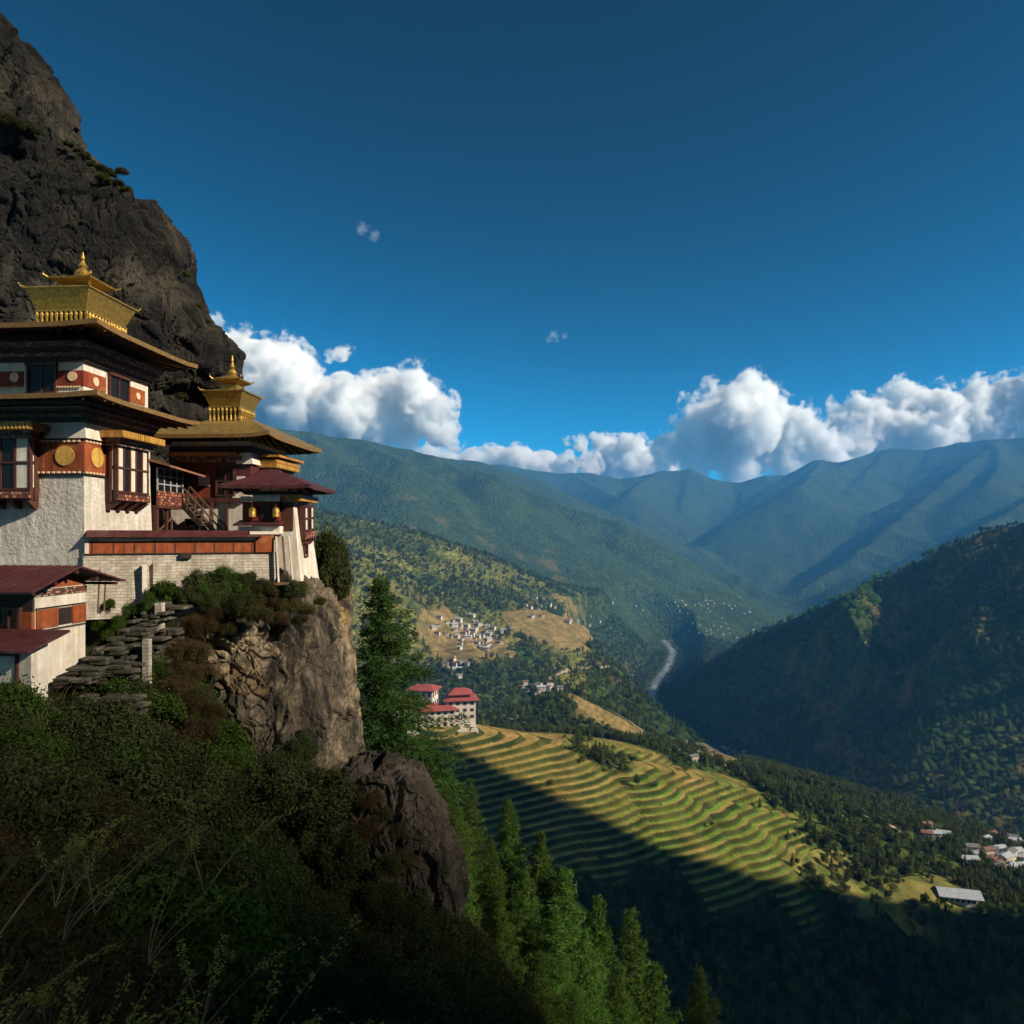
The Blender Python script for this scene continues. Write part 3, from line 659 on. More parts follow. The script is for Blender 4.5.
# unseen white puffs added behind the camera to fill the shaded slopes with light
R = random.Random(12); Vs, Fs, n = [], [], 0
for i in range(210):
    az = radians(R.uniform(172, 292)); D = R.uniform(7000, 11000); el = radians(R.uniform(7, 40)); r = R.uniform(600, 1300)
    c = np.array((sin(az)*D*cos(el), cos(az)*D*cos(el), D*sin(el)+500)); V, Fc = ICO[3]; v = V*r*np.array((1.3, 1.3, .6))
    v = v*(1+.25*noise3(v[:, 0]/400, v[:, 1]/400, v[:, 2]/400, i))[:, None]; Vs.append(v+c); Fs.append(Fc+n); n += len(V)
m_back = M('white fill puffs', (.9, .9, .9), (.85, .85, .86), .001, 1, 0, spec=0)
tag(link('fill_puffs', npmesh('fill_puffs', np.concatenate(Vs), np.concatenate(Fs), True), m_back), kind='stuff')
# ------------------------------------------------------------------ temple materials
m_white = M('whitewashed stone', (0.70, 0.68, 0.65), (0.55, 0.53, 0.50), 1.6, 0.95, 1.0, 0.06, 7.0, spec=0.1, c3=(0.64, 0.62, 0.58))
m_plast = M('white limewash', (0.80, 0.78, 0.75), (0.62, 0.58, 0.52), 2.2, 0.9, 0.5, 0.02, 10.0, spec=0.1, c3=(0.74, 0.72, 0.69))
def brickmat(name, c1, c2, mortar, w=0.30, h=0.10):
    m, nt, p = newmat(name); tc = nt.nodes.new('ShaderNodeTexCoord'); mp = nt.nodes.new('ShaderNodeMapping'); mp.inputs['Rotation'].default_value = (radians(90), 0, 0)
    b = nt.nodes.new('ShaderNodeTexBrick'); b.inputs['Color1'].default_value = (*c1, 1); b.inputs['Color2'].default_value = (*c2, 1); b.inputs['Mortar'].default_value = (*mortar, 1)
    b.inputs['Scale'].default_value = 1; b.inputs['Brick Width'].default_value = w; b.inputs['Row Height'].default_value = h; b.inputs['Mortar Size'].default_value = 0.010; b.inputs['Mortar Smooth'].default_value = 0.5
    ds = nt.nodes.new('ShaderNodeMix'); ds.data_type = 'VECTOR'; ds.inputs[0].default_value = 0.04
    n = nt.nodes.new('ShaderNodeTexNoise'); n.inputs['Scale'].default_value = 5; nt.links.new(tc.outputs['Object'], n.inputs['Vector'])
    nt.links.new(tc.outputs['Object'], ds.inputs[4]); nt.links.new(n.outputs['Color'], ds.inputs[5]); nt.links.new(ds.outputs[1], mp.inputs[0]); nt.links.new(mp.outputs[0], b.inputs['Vector'])
    g = ramp(nt, texnoise(nt, 1.7, 6, .65), [(0.3, (0.62, 0.58, 0.52)), (0.62, (1.05, 1.05, 1.05))])
    nt.links.new(mixc(nt, 1.0, b.outputs['Color'], g, 'MULTIPLY'), p.inputs['Base Color']); p.inputs['Roughness'].default_value = .95; p.inputs['Specular IOR Level'].default_value = .1
    nt.links.new(bumpn(nt, texnoise(nt, 12, 5, .7), 0.8, 0.03, bumpn(nt, b.outputs['Fac'], -0.7, 0.02)), p.inputs['Normal']); return m
m_brick = brickmat('whitewashed brick', (0.58, 0.56, 0.52), (0.44, 0.41, 0.37), (0.28, 0.25, 0.21))
m_stone = brickmat('dry stone', (0.17, 0.15, 0.12), (0.10, 0.09, 0.075), (0.03, 0.028, 0.022), .34, .09)
m_wood = M('dark red timber', (0.085, 0.030, 0.020), (0.045, 0.018, 0.013), 5, 0.6, 0.4, 0.01, 30)
m_wood2 = M('blackened timber', (0.030, 0.019, 0.014), (0.018, 0.012, 0.010), 5, 0.7, 0.4, 0.01, 30)
m_oldwood = M('weathered timber', (0.13, 0.085, 0.05), (0.07, 0.045, 0.03), 6, 0.8, 0.5, 0.01, 30)
m_gold = M('gilded metal', (0.62, 0.40, 0.09), (0.30, 0.18, 0.04), 9, 0.38, 1.0, 0.025, 16, metal=0.75, spec=.5)
m_goldroof = M('gilded roof sheet', (0.50, 0.36, 0.12), (0.30, 0.22, 0.09), 3, 0.45, 0.4, 0.01, 18, metal=0.6, spec=.5)
m_goldwood = M('ochre painted timber', (0.52, 0.27, 0.055), (0.30, 0.14, 0.035), 8, 0.55, 0.5, 0.01, 30)
m_eave = M('ochre eave board', (0.22, 0.13, 0.04), (0.13, 0.075, 0.03), 6, 0.6, 0.3, 0.01, 25)
m_orange = M('orange red painted plaster', (0.42, 0.115, 0.030), (0.26, 0.060, 0.022), 2.6, 0.85, 0.5, 0.012, 14, c3=(0.36, 0.15, 0.05))
m_red = M('deep red painted plaster', (0.26, 0.045, 0.025), (0.16, 0.028, 0.02), 3, 0.8, 0.4, 0.012, 14)
m_disc = M('gold painted disc', (0.66, 0.42, 0.10), (0.50, 0.30, 0.07), 8, 0.6, 0.2, 0.005, 20)
m_cream = M('cream painted disc', (0.72, 0.52, 0.36), (0.60, 0.40, 0.26), 8, 0.7, 0.2, 0.005, 20)
m_maroon = M('maroon sheet roof', (0.125, 0.030, 0.034), (0.075, 0.020, 0.024), 2.5, 0.5, 0.3, 0.01, 12, spec=.4, c3=(0.11, 0.045, 0.042))
m_redroof = M('red tin roof', (0.34, 0.075, 0.055), (0.24, 0.055, 0.045), .3, 0.6, 0.2, 0.05, 2)
m_glass, _nt, _p = newmat('dark window glass'); _p.inputs['Base Color'].default_value = (0.010, 0.009, 0.009, 1); _p.inputs['Roughness'].default_value = 0.3; _p.inputs['Specular IOR Level'].default_value = 0.2
m_grey = M('grey tin roof', (0.42, 0.45, 0.48), (0.28, 0.30, 0.33), .4, 0.45, 0.2, 0.03, 3)
def carved(name, cols, sx, sz, mort=(0.03, 0.012, 0.01)):     # little painted blocks in rows, as on carved friezes
    m, nt, p = newmat(name); tc = nt.nodes.new('ShaderNodeTexCoord'); sp = nt.nodes.new('ShaderNodeSeparateXYZ'); nt.links.new(tc.outputs['Object'], sp.inputs[0])
    ad = nt.nodes.new('ShaderNodeMath'); ad.operation = 'ADD'; nt.links.new(sp.outputs[0], ad.inputs[0]); nt.links.new(sp.outputs[1], ad.inputs[1])
    cb = nt.nodes.new('ShaderNodeCombineXYZ'); nt.links.new(ad.outputs[0], cb.inputs[0]); nt.links.new(sp.outputs[2], cb.inputs[1])
    b = nt.nodes.new('ShaderNodeTexBrick'); b.inputs['Scale'].default_value = 1; b.inputs['Brick Width'].default_value = sx; b.inputs['Row Height'].default_value = sz
    b.inputs['Mortar Size'].default_value = min(sx, sz)*.14; b.inputs['Color1'].default_value = (0, 0, 0, 1); b.inputs['Color2'].default_value = (1, 1, 1, 1); b.inputs['Mortar'].default_value = (0, 0, 0, 1)
    nt.links.new(cb.outputs[0], b.inputs['Vector'])
    c = ramp(nt, b.outputs['Color'], [(i/len(cols), k) for i, k in enumerate(cols)]); nt.nodes[-1].color_ramp.interpolation = 'CONSTANT'
    nt.links.new(mixc(nt, b.outputs['Fac'], c, mort), p.inputs['Base Color']); p.inputs['Roughness'].default_value = .7
    nt.links.new(bumpn(nt, b.outputs['Fac'], -0.8, 0.02), p.inputs['Normal']); return m
m_carv = carved('carved painted frieze', [(0.13, 0.04, 0.025), (0.05, 0.025, 0.018), (0.28, 0.16, 0.07), (0.17, 0.035, 0.025), (0.09, 0.05, 0.03), (0.34, 0.27, 0.2)], 0.085, 0.07)
m_carvg = carved('carved gilded frieze', [(0.45, 0.27, 0.06), (0.25, 0.14, 0.04), (0.55, 0.36, 0.1), (0.16, 0.08, 0.03)], 0.07, 0.06, (0.06, 0.03, 0.015))
m_rail = carved('painted balcony panel', [(0.25, 0.06, 0.03), (0.09, 0.03, 0.02), (0.45, 0.2, 0.09), (0.16, 0.04, 0.025)], 0.13, 0.11)

def bay(parent, loc, rz, W, D, z0, z1, cols, rows, cor=(0.42, 0.35), corn=True, name='bay_window'):
    """timber bay: local x along the wall, -y outward; sub-parts hang under its frame"""
    b = MB().box(0, W, -D+.05, 0.0, z0, z1)
    cw = W/cols; rh = (z1-z0-.42)/rows; zb = z0+.36
    for i in range(cols+1): b.box(i*cw-.04, i*cw+.04, -D, -D+.12, z0+.02, z1-.003)
    for j in range(rows+1): b.box(-.045, W+.045, -D-.015, -D+.10, zb+j*rh-.03, zb+j*rh+.03)
    for y in (-D*.5,): b.box(W-.002, W+.045, y-.04, y+.04, z0+.02, z1-.006); b.box(-.045, .002, y-.04, y+.04, z0+.02, z1-.006)
    fr = b.build(name, m_wood, parent); fr.location = loc; fr.rotation_euler = (0, 0, rz)
    wp = MB(); gl = MB(); sill = MB()
    for i in range(cols):
        for j in range(rows):
            x0, x1, a, c = i*cw+.06, (i+1)*cw-.06, zb+j*rh+.045, zb+(j+1)*rh-.045
            if i % 2 == (0 if cols % 2 else 1) or cols < 3:
                wp.box(x0, x1, -D+.02, -D+.07, a, c)
            else:
                gl.box(x0+.01, x1-.01, -D+.035, -D+.07, a, c)
    for (xa, xb) in ((-.02, .03), (W-.03, W+.02)):
        for j in range(rows): wp.box(xa, xb, -D+.16, -D*.5-.05, zb+j*rh+.06, zb+(j+1)*rh-.06)
    if wp.v: wp.build('white_panel', m_plast, fr)
    if gl.v: gl.build('pane', m_glass, fr)
    sill.box(-.06, W+.06, -D-.04, -D+.02, z0+.05, z0+.30).build('frieze', m_rail, fr)
    cb = MB(); n = max(3, int(W/.45))
    for i in range(n):
        x = .08+(W-.16)*i/(n-1); cb.hexa([(x-.06, -D*.35, z0-.28), (x+.06, -D*.35, z0-.28), (x+.06, 0.02, z0-.28), (x-.06, 0.02, z0-.28), (x-.06, -D-.05, z0-.001), (x+.06, -D-.05, z0-.001), (x+.06, 0.02, z0-.001), (x-.06, 0.02, z0-.001)])
    cb.build('corbel', m_wood, fr)
    if corn:
        e, h = cor
        MB().box(-e*.55, W+e*.55, -D-e*.5, 0, z1, z1+.10).box(-e*.35, W+e*.35, -D-e*.25, 0, z1-.14, z1-.002).build('carved_course', m_carv, fr)
        MB().box(-e, W+e, -D-e, 0, z1+.102, z1+.10+h).build('cornice', m_goldwood, fr)
        t = MB()
        for i in range(int((W+2*e)/.13)): t.box(-e+.03+i*.13, -e+.09+i*.13, -D-e-.02, -D-e+.005, z1+.13, z1+.07+h)
        t.build('dentil', m_disc, fr)
    return fr
def roofslab(parent, x0, x1, y0, y1, ix0, ix1, iy0, iy1, ze, zi, name='roof', mat=None, th=.10, raf=.42, wallz=None, upturn=.10, fas=None):
    """hipped eave ring: outer rectangle at ze, inner rectangle at zi; boards, rafters, fascia"""
    mat = mat or m_goldroof; n = 9; ring = []
    def rect(a0, a1, b0, b1, z, up):
        P = []
        cs = [(a0, b0), (a1, b0), (a1, b1), (a0, b1)]
        for k in range(4):
            (xa, ya), (xb, yb) = cs[k], cs[(k+1) % 4]
            for i in range(n):
                t = i/n; u_ = abs(2*t-1)**5*up
                P.append((xa+(xb-xa)*t, ya+(yb-ya)*t, z+u_))
        return P
    O = rect(x0, x1, y0, y1, ze, upturn); I = rect(ix0, ix1, iy0, iy1, zi, 0); m_ = 4*n
    vs = [(x, y, z+th) for x, y, z in O]+[(x, y, z+th) for x, y, z in I]+O+I
    fs = []
    for k in range(m_):
        k2 = (k+1) % m_
        fs += [(k, k2, m_+k2, m_+k), (2*m_+k, 3*m_+k, 3*m_+k2, 2*m_+k2), (k, 2*m_+k, 2*m_+k2, k2)]
    r = MB().add(vs, fs+[tuple(range(m_, 2*m_))]).build(name, mat, parent)
    f = MB(); O2 = [Vector(p) for p in O]
    for k in range(m_):
        a, b_ = O2[k], O2[(k+1) % m_]; nrm = (b_-a).cross(Vector((0, 0, 1))).normalized()
        f.hexa([a-Vector((0, 0, .035))+nrm*.002, b_-Vector((0, 0, .035))+nrm*.002, b_-Vector((0, 0, .035))-nrm*.05, a-Vector((0, 0, .035))-nrm*.05,
                a+Vector((0, 0, th+.02))+nrm*.012, b_+Vector((0, 0, th+.02))+nrm*.012, b_+Vector((0, 0, th+.02))-nrm*.03, a+Vector((0, 0, th+.02))-nrm*.03])
    f.build('fascia', fas or m_eave, r)
    if raf:
        f = MB(); e = .12
        def row(a, b_, c, d, cnt):
            for i in range(1, cnt):
                t = i/cnt; p = Vector(a).lerp(Vector(b_), t); q = Vector(c).lerp(Vector(d), t); f.beam(p.lerp(q, .04)-Vector((0, 0, .05)), q-Vector((0, 0, .06)), .055, .08)
        cnt = int((x1-x0)/raf); row((x0, y0, ze), (x1, y0, ze), (ix0, iy0, zi), (ix1, iy0, zi), cnt); row((x0, y1, ze), (x1, y1, ze), (ix0, iy1, zi), (ix1, iy1, zi), cnt)
        cnt = int((y1-y0)/raf); row((x1, y0, ze), (x1, y1, ze), (ix1, iy0, zi), (ix1, iy1, zi), cnt); row((x0, y0, ze), (x0, y1, ze), (ix0, iy0, zi), (ix0, iy1, zi), cnt)
        f.build('soffit', m_wood, r)
    return r
def cupola(parent, x0, x1, y0, y1, zt, zm, zb, flare=.28, tiers=True):
    """gilded lantern: baluster course, flared cornice box, finial"""
    cx, cy_ = (x0+x1)/2, (y0+y1)/2; f = flare
    c = MB().hexa([(x0+f, y0+f, zm), (x1-f, y0+f, zm), (x1-f, y1-f, zm), (x0+f, y1-f, zm), (x0, y0, zt), (x1, y0, zt), (x1, y1, zt), (x0, y1, zt)]).build('lantern_cornice', m_gold, parent)
    MB().box(x0-.05, x1+.05, y0-.05, y1+.05, zt+.002, zt+.05).box(x0+f-.06, x1-f+.06, y0+f-.06, y1-f+.06, zm-.06, zm-.001).build('moulding', m_gold, c)
    MB().box(x0+f+.08, x1-f-.08, y0+f+.08, y1-f-.08, zb, zm-.06).build('lantern_wall', m_carvg, parent)
    b = MB(); s = .17
    for (xa, ya, xb, yb) in ((x0+f, y0+f, x1-f, y0+f), (x1-f, y0+f, x1-f, y1-f)):
        L = math.hypot(xb-xa, yb-ya); k = int(L/s)
        for i in range(k+1):
            t = i/k; x, y = xa+(xb-xa)*t, ya+(yb-ya)*t
            b.lathe(x, y, [(.03, zb), (.055, zb+(zm-zb)*.25), (.03, zb+(zm-zb)*.5), (.075, zm-.16), (.06, zm-.062)], 8)
    b.build('baluster_grille', m_gold, parent)
    z = zt+.05; w = (x1-x0)*.20
    fin = MB().lathe(cx, cy_, [(w*1.6, z), (w*1.5, z+0.065), (w*1.05, z+0.117), (w*.95, z+0.390), (w*1.7, z+0.520), (w*1.75, z+0.585), (w*.9, z+0.715), (w*.5, z+0.806)], sq=True)
    fin.lathe(cx, cy_, [(w*.5, z+0.780), (w*.62, z+0.910), (w*.42, z+1.040), (w*.25, z+1.092), (w*.36, z+1.196), (w*.2, z+1.300), (w*.10, z+1.404), (w*.16, z+1.482), (.02, z+1.716)], 14)
    fin.build('finial', m_gold, parent)
    h = MB()
    for sx, sy in ((-1, -1), (1, -1), (1, 1), (-1, 1)):
        px_, py_ = (x1 if sx > 0 else x0), (y1 if sy > 0 else y0)
        h.tube([(px_-sx*.05, py_-sy*.05, zt+.03), (px_+sx*.08, py_+sy*.08, zt+.06), (px_+sx*.13, py_+sy*.13, zt+.17)], [.05, .035, .012], 6)
        q = w*1.75; h.tube([(cx+sx*q*.95, cy_+sy*q*.95, z+.57), (cx+sx*(q+.07), cy_+sy*(q+.07), z+.64), (cx+sx*(q+.06), cy_+sy*(q+.06), z+.74)], [.035, .025, .01], 5)
    h.build('corner_horn', m_gold, parent)

def window(parent, loc, rz, W, H, nx=2, ny=1, white=False):
    f = MB(); D = .10
    f.box(-.07, W+.07, -D, 0.01, -.07, 0).box(-.09, W+.09, -D-.03, .01, H, H+.10).box(-.07, 0, -D+.01, .01, 0, H).box(W, W+.07, -D+.01, .01, 0, H)
    for i in range(1, nx): f.box(W*i/nx-.025, W*i/nx+.025, -D+.03, -.005, 0, H)
    for j in range(1, ny): f.box(0, W, -D+.035, -.006, H*j/ny-.02, H*j/ny+.02)
    o = f.build('window', m_wood, parent); o.location = loc; o.rotation_euler = (0, 0, rz)
    MB().box(0, W, -.035, -.008, 0, H).build('pane', m_glass, o); return o
def disc(parent, x, z, r, mat, loc, rz, name='disc', rx=None):
    o = MB().disc((x, -.003, z), (0, -1, 0), r, .03, 28).build(name, mat, parent); o.location = loc; o.rotation_euler = (0, 0, rz); return o
def dentils(mb, x0, x1, y, z, s=.09, h=.06, out=.05):
    n = int((x1-x0)/(s*2))
    for i in range(n): mb.box(x0+i*2*s, x0+i*2*s+s, y-out, y+.01, z, z+h)
    return mb
H90 = pi/2
def grime(m, amt=.55):      # rain streaks and patched limewash
    nt = m.node_tree; p = nt.nodes['Principled BSDF']; l = p.inputs['Base Color'].links[0].from_socket
    a = ramp(nt, texnoise(nt, 2.2, 6, .65, stretch=(2.2, 2.2, .22)), [(.40, (1, 1, 1)), (.72, (1-amt, 1-amt*1.08, 1-amt*1.2))])
    b = ramp(nt, texnoise(nt, .9, 7, .7), [(.35, (1.06, 1.05, 1.03)), (.66, (.80, .77, .72))])
    nt.links.new(mixc(nt, 1.0, mixc(nt, 1.0, l, a, 'MULTIPLY'), b, 'MULTIPLY'), p.inputs['Base Color'])
for m_ in (m_white, m_plast, m_brick): grime(m_, .32)
for m_ in (m_orange, m_red, m_maroon, m_goldwood, m_disc, m_goldroof): grime(m_, .5)
# ------------------------------------------------------------------ main temple building
C0 = at(84, 535, 25.0); TH = radians(-4.0); BZ = -2.6
T1 = empty('temple', (C0.x, C0.y, BZ), TH); tag(T1, 'tall white temple with two dark overhanging roofs and a golden lantern, built against the cliff', 'temple')
g = empty('tmp'); bpy.data.objects.remove(g)
def part(o, dz=-BZ): return lift(o, dz)
WF = -8.0
part(MB().hexa([(WF, -.12, -2.6), (.10, -.12, -2.6), (.10, 4.12, -2.6), (WF, 4.12, -2.6), (WF, 0, 2.1), (0, 0, 2.1), (0, 4, 2.1), (WF, 4, 2.1)]).build('wall', m_white, T1))
part(MB().box(WF, -.003, .003, 4, 2.1, 4.3).build('upper_wall', m_plast, T1))
# painted corner band with gold discs
part(MB().box(-1.62, .04, -.04, 1.2, 2.12, 3.12).build('corner_band', m_orange, T1))
part(dentils(dentils(MB(), -1.62, .04, -.04, 2.06), -1.62, .04, -.04, 3.10).build('dentil_molding', m_cream, T1))
part(MB().box(-1.66, .07, -.07, 1.2, 2.0, 2.058).box(-1.66, .07, -.07, 1.2, 3.165, 3.22).build('timber_course', m_wood2, T1))
dr = dentils(dentils(MB(), 0, 1.15, 0, 2.06), 0, 1.15, 0, 3.10).build('dentil_molding', m_cream, T1); dr.location = (.04, 0, -BZ); dr.rotation_euler = (0, 0, H90)
part(MB().hexa([(-1.25, -.10, 3.225), (.14, -.10, 3.225), (.14, 1.1, 3.225), (-1.25, 1.1, 3.225), (-.95, -.05, 3.75), (.05, -.05, 3.75), (.05, .9, 3.75), (-.95, .9, 3.75)]).build('white_cap', m_plast, T1))
disc(T1, -.63, 2.64, .33, m_disc, (0, -.045, -BZ), 0); disc(T1, .62, 2.64, .34, m_disc, (.045, 0, -BZ), H90)
part(MB().box(WF, .12, -.12, 4.1, 3.76, 3.92).box(WF, .22, -.22, 4.2, 4.03, 4.12).build('beam_course', m_wood2, T1))
part(MB().box(WF, .17, -.17, 4.15, 3.925, 4.027).box(WF, .26, -.26, 4.25, 4.125, 4.22).build('carved_course', m_carv, T1))
bay(T1, (-5.1, 0, -BZ), 0, 3.55, .5, 1.15, 3.32, 7, 2, (.34, .26))
bay(T1, (0, 1.1, -BZ), H90, 1.9, .5, 1.15, 3.25, 5, 2, (.42, .24))
roofslab(T1, -9, 1.3, -1.3, 5.35, -7, -.1, .1, 3.9, 4.36, 4.62).location.z = -BZ
# upper storey
U0 = -.06
part(MB().box(-7, U0, .06, 3.95, 4.4, 6.35).build('storey_wall', m_plast, T1))
for a, b_ in ((-3.3, -2.15), (-.98, U0+.03)): part(MB().box(a, b_, .03, .3, 4.99, 5.50).build('painted_band', m_red, T1))
part(MB().box(-.5, U0+.03, .305, 1.25, 4.99, 5.50).build('painted_band', m_orange, T1))
o = part(MB().box(-.5, U0+.03, 2.75, 3.7, 4.93, 5.50).build('painted_band', m_orange, T1))
part(dentils(dentils(MB(), -1.0, U0, .03, 4.93, .05, .05, .03), -3.3, -2.15, .03, 4.93, .05, .05, .03).build('dentil_molding', m_cream, T1))
for x in (-2.45, -.42): disc(T1, x, 5.30, .16, m_cream, (0, .03, -BZ), 0)
disc(T1, .66, 5.24, .15, m_cream, (U0+.033, 0, -BZ), H90); disc(T1, 3.2, 5.22, .13, m_cream, (U0+.033, 0, -BZ), H90)
window(T1, (-1.95, .06, 4.80-BZ), 0, .92, .88, 2, 1); window(T1, (U0, 1.45, 4.80-BZ), H90, 1.1, .85, 2, 1); window(T1, (-4.4, .06, 4.80-BZ), 0, .92, .88, 2, 1)
part(MB().box(-7, .08, -.08, 4.0, 5.80, 5.93).box(-7, .26, -.26, 4.15, 6.08, 6.20).build('beam_course', m_wood2, T1))
part(MB().box(-7, .16, -.16, 4.1, 5.935, 6.075).box(-7, .36, -.36, 4.2, 6.205, 6.40).build('carved_course', m_carv, T1))
roofslab(T1, -9, 1.3, -1.3, 5.2, -6, -.6, .6, 3.4, 6.62, 6.98).location.z = -BZ
# golden lantern
Q = empty('golden_lantern', (0, 0, -BZ), 0, T1)
cupola(T1, -2.85, -.50, 1.0, 3.9, 8.62, 7.92, 7.05)
for o in T1.children:
    if o.name.startswith(('lantern', 'baluster', 'finial', 'corner_horn')): o.location.z = -BZ
bpy.data.objects.remove(Q)
part(MB().box(-2.5, -.85, 1.4, 3.5, 6.9, 7.06).build('lantern_base', m_goldroof, T1))
# side wing with glazed balcony under a lean-to roof
part(MB().box(-4, -.9, 4.12, 7.15, -2.6, 3.0).build('wing_wall', m_wood2, T1))
part(MB().box(-.9, .25, 4.12, 6.2, 1.05, 1.16).box(-.05, .20, 4.13, 4.27, -1.2, 1.05).box(.02, .12, 5.0, 5.10, -1.2, 1.05).build('balcony_floor', m_wood, T1))
part(MB().box(.18, .25, 4.12, 6.2, 1.17, 1.72).build('balcony_rail', m_rail, T1))
gw = MB()
for i in range(5): gw.box(.16, .21, 4.16+i*.48, 4.21+i*.48, 1.73, 2.62)
for z in (1.98, 2.30, 2.60): gw.box(.165, .205, 4.16, 6.15, z, z+.04)
part(gw.build('balcony_window', m_grey, T1))
part(MB().box(.17, .195, 4.2, 6.1, 1.74, 2.6).build('pane', m_glass, T1))
part(MB().hexa([(.85, 3.9, 2.62), (.85, 6.9, 2.42), (-.9, 6.9, 2.95), (-.9, 3.9, 3.12), (.85, 3.9, 2.70), (.85, 6.9, 2.50), (-.9, 6.9, 3.03), (-.9, 3.9, 3.20)]).build('lean_to_roof', M('rust brown roof', (.27, .12, .07), (.17, .075, .05), 3, .7), T1))
part(MB().box(-.85, -.78, 4.6, 4.68, -1.2, 1.0).beam((.0, 4.5, .1), (.0, 5.6, .7), .05).beam((.0, 5.6, -.9), (.0, 5.6, .7), .05).build('brace', m_oldwood, T1))
# ------------------------------------------------------------------ second tower
T2 = empty('temple', (C0.x, C0.y, BZ), TH); T2.name = 'temple_tower'; tag(T2, 'smaller temple tower with a gilded lantern and upswept gold roof beside the tall temple', 'temple tower')
def p2(o): return lift(o, -BZ)
p2(MB().box(-.9, 2.6, 7.2, 11.2, -2.6, 4.0).build('wall', m_plast, T2))
p2(MB().box(-.5, 1.15, 7.14, 7.3, 1.55, 2.95).build('painted_wall', m_red, T2)); p2(MB().box(1.95, 2.66, 7.12, 8.3, 2.0, 3.0).build('painted_wall', m_maroon, T2))
p2(MB().box(.35, .85, 7.10, 7.2, 2.1, 2.55).build('white_panel', m_plast, T2)); p2(MB().box(2.05, 2.4, 7.08, 7.16, 2.0, 2.5).build('white_panel', m_plast, T2))
p2(MB().box(-.5, 2.35, 7.05, 7.3, 1.40, 1.58).box(-.9, 2.3, 7.08, 7.3, 2.96, 3.08).build('timber_course', m_wood, T2))
p2(MB().box(-.9, 2.3, 7.02, 7.3, 3.085, 3.36).build('carved_course', m_carv, T2))
p2(MB().box(-.9, 2.15, 6.9, 7.3, 3.365, 3.52).build('cornice', m_goldwood, T2))
p2(MB().hexa([(2.05, 7.0, 3.02), (2.8, 7.0, 3.02), (2.8, 7.9, 3.02), (2.05, 7.9, 3.02), (2.2, 7.06, 3.5), (2.68, 7.06, 3.5), (2.68, 7.8, 3.5), (2.2, 7.8, 3.5)]).build('white_cap', m_plast, T2))
p2(MB().box(-.9, 2.75, 7.05, 11.3, 3.53, 3.78).build('beam_course', m_wood2, T2))
window(T2, (1.2, 7.14, 1.72-BZ), 0, .7, 1.15, 2, 2); window(T2, (-.1, 7.14, -.9-BZ), 0, .5, 1.5, 1, 1)
p2(MB().box(.95, 1.07, 6.9, 7.02, -2.0, 1.4).box(1.62, 1.66, 7.05, 7.19, -1.6, 1.4).build('post', m_wood, T2))
bay(T2, (2.6, 8.4, -BZ), H90, 2.0, .45, 1.4, 2.85, 4, 2, (.40, .20))
p2(MB().box(2.55, 3.45, 8.0, 10.9, 3.17, 3.3).box(2.55, 3.6, 7.9, 11.0, 3.4, 3.5).build('cornice', m_goldwood, T2))
roofslab(T2, -1.6, 3.95, 5.9, 12.6, .75, 2.1, 8.2, 10.6, 4.03, 5.05, raf=.5, upturn=.12).location.z = -BZ
cx0, cx1 = .35, 2.15
cupola(T2, .28, 2.08, 7.6, 9.6, 6.25, 5.62, 4.85, .24)
for o in T2.children:
    if o.name.startswith(('lantern', 'baluster', 'finial', 'corner_horn')): o.location.z = -BZ
# stair from the balcony down to the court
ST = empty('wooden_stair', (C0.x, C0.y, BZ), TH); tag(ST, 'dark wooden stair with railings descending from the glazed balcony to the court', 'stair')
a, b_ = Vector((.15, 6.0, 1.35)), Vector((1.75, 6.0, -.35))
for nm, yy in (('stringer', 5.95), ('stringer', 6.65)):
    lift(MB().beam((a.x, yy, a.z), (b_.x, yy, b_.z), .06, .2).build(nm, m_wood2, ST), -BZ)
for yy in (5.93, 6.67):
    mb = MB().beam((a.x, yy, a.z+.75), (b_.x, yy, b_.z+.75), .05, .06).beam((a.x, yy, a.z+.42), (b_.x, yy, b_.z+.42), .03, .04)
    for i in range(6): t = i/5; q = a.lerp(b_, t); mb.beam((q.x, yy, q.z), (q.x, yy, q.z+.76), .04)
    lift(mb.build('railing', m_oldwood, ST), -BZ)
tr = MB()
for i in range(11): t = (i+.5)/11; q = a.lerp(b_, t); tr.box(q.x-.11, q.x+.11, 5.99, 6.61, q.z, q.z+.035)
lift(tr.build('tread', m_oldwood, ST), -BZ)
# ------------------------------------------------------------------ gatehouse at the tip of the crag
GZ0 = -1.75
T3 = empty('gatehouse', (-9.1, 28.9, GZ0)); tag(T3, 'small white gatehouse with maroon roof and timber bay perched on the crag edge', 'gatehouse')
def w3(mb, nm, mat):
    r_ = mb.build(nm, mat, T3)
    for o in (r_ if isinstance(r_, Many) else [r_]): o.location = (9.1, -28.9, -GZ0)
    return r_
w3(MB().hexa([(-9.75, 27.65, -2.1), (-7.75, 27.65, -2.1), (-7.72, 30.2, -2.1), (-9.75, 30.2, -2.1), (-9.6, 27.8, 1.5), (-8.15, 27.8, 1.5), (-8.2, 30.0, 1.5), (-9.6, 30.0, 1.5)]), 'wall', m_plast)
w3(MB().box(-9.9, -8.55, 27.55, 27.85, .52, 1.22), 'shrine_front', m_red)
w3(MB().box(-9.2, -8.85, 27.50, 27.6, .55, 1.15), 'doorway', m_wood2)
w3(MB().box(-9.95, -8.5, 27.48, 27.9, 1.24, 1.42), 'lintel', m_plast)
for x in (-9.48, -8.62):
    w3(MB().lathe(x, 27.40, [(.06, .62), (.13, .66), (.13, .95), (.08, 1.0), (.05, 1.05), (.015, 1.16)], 10), 'gold_lantern', m_gold)
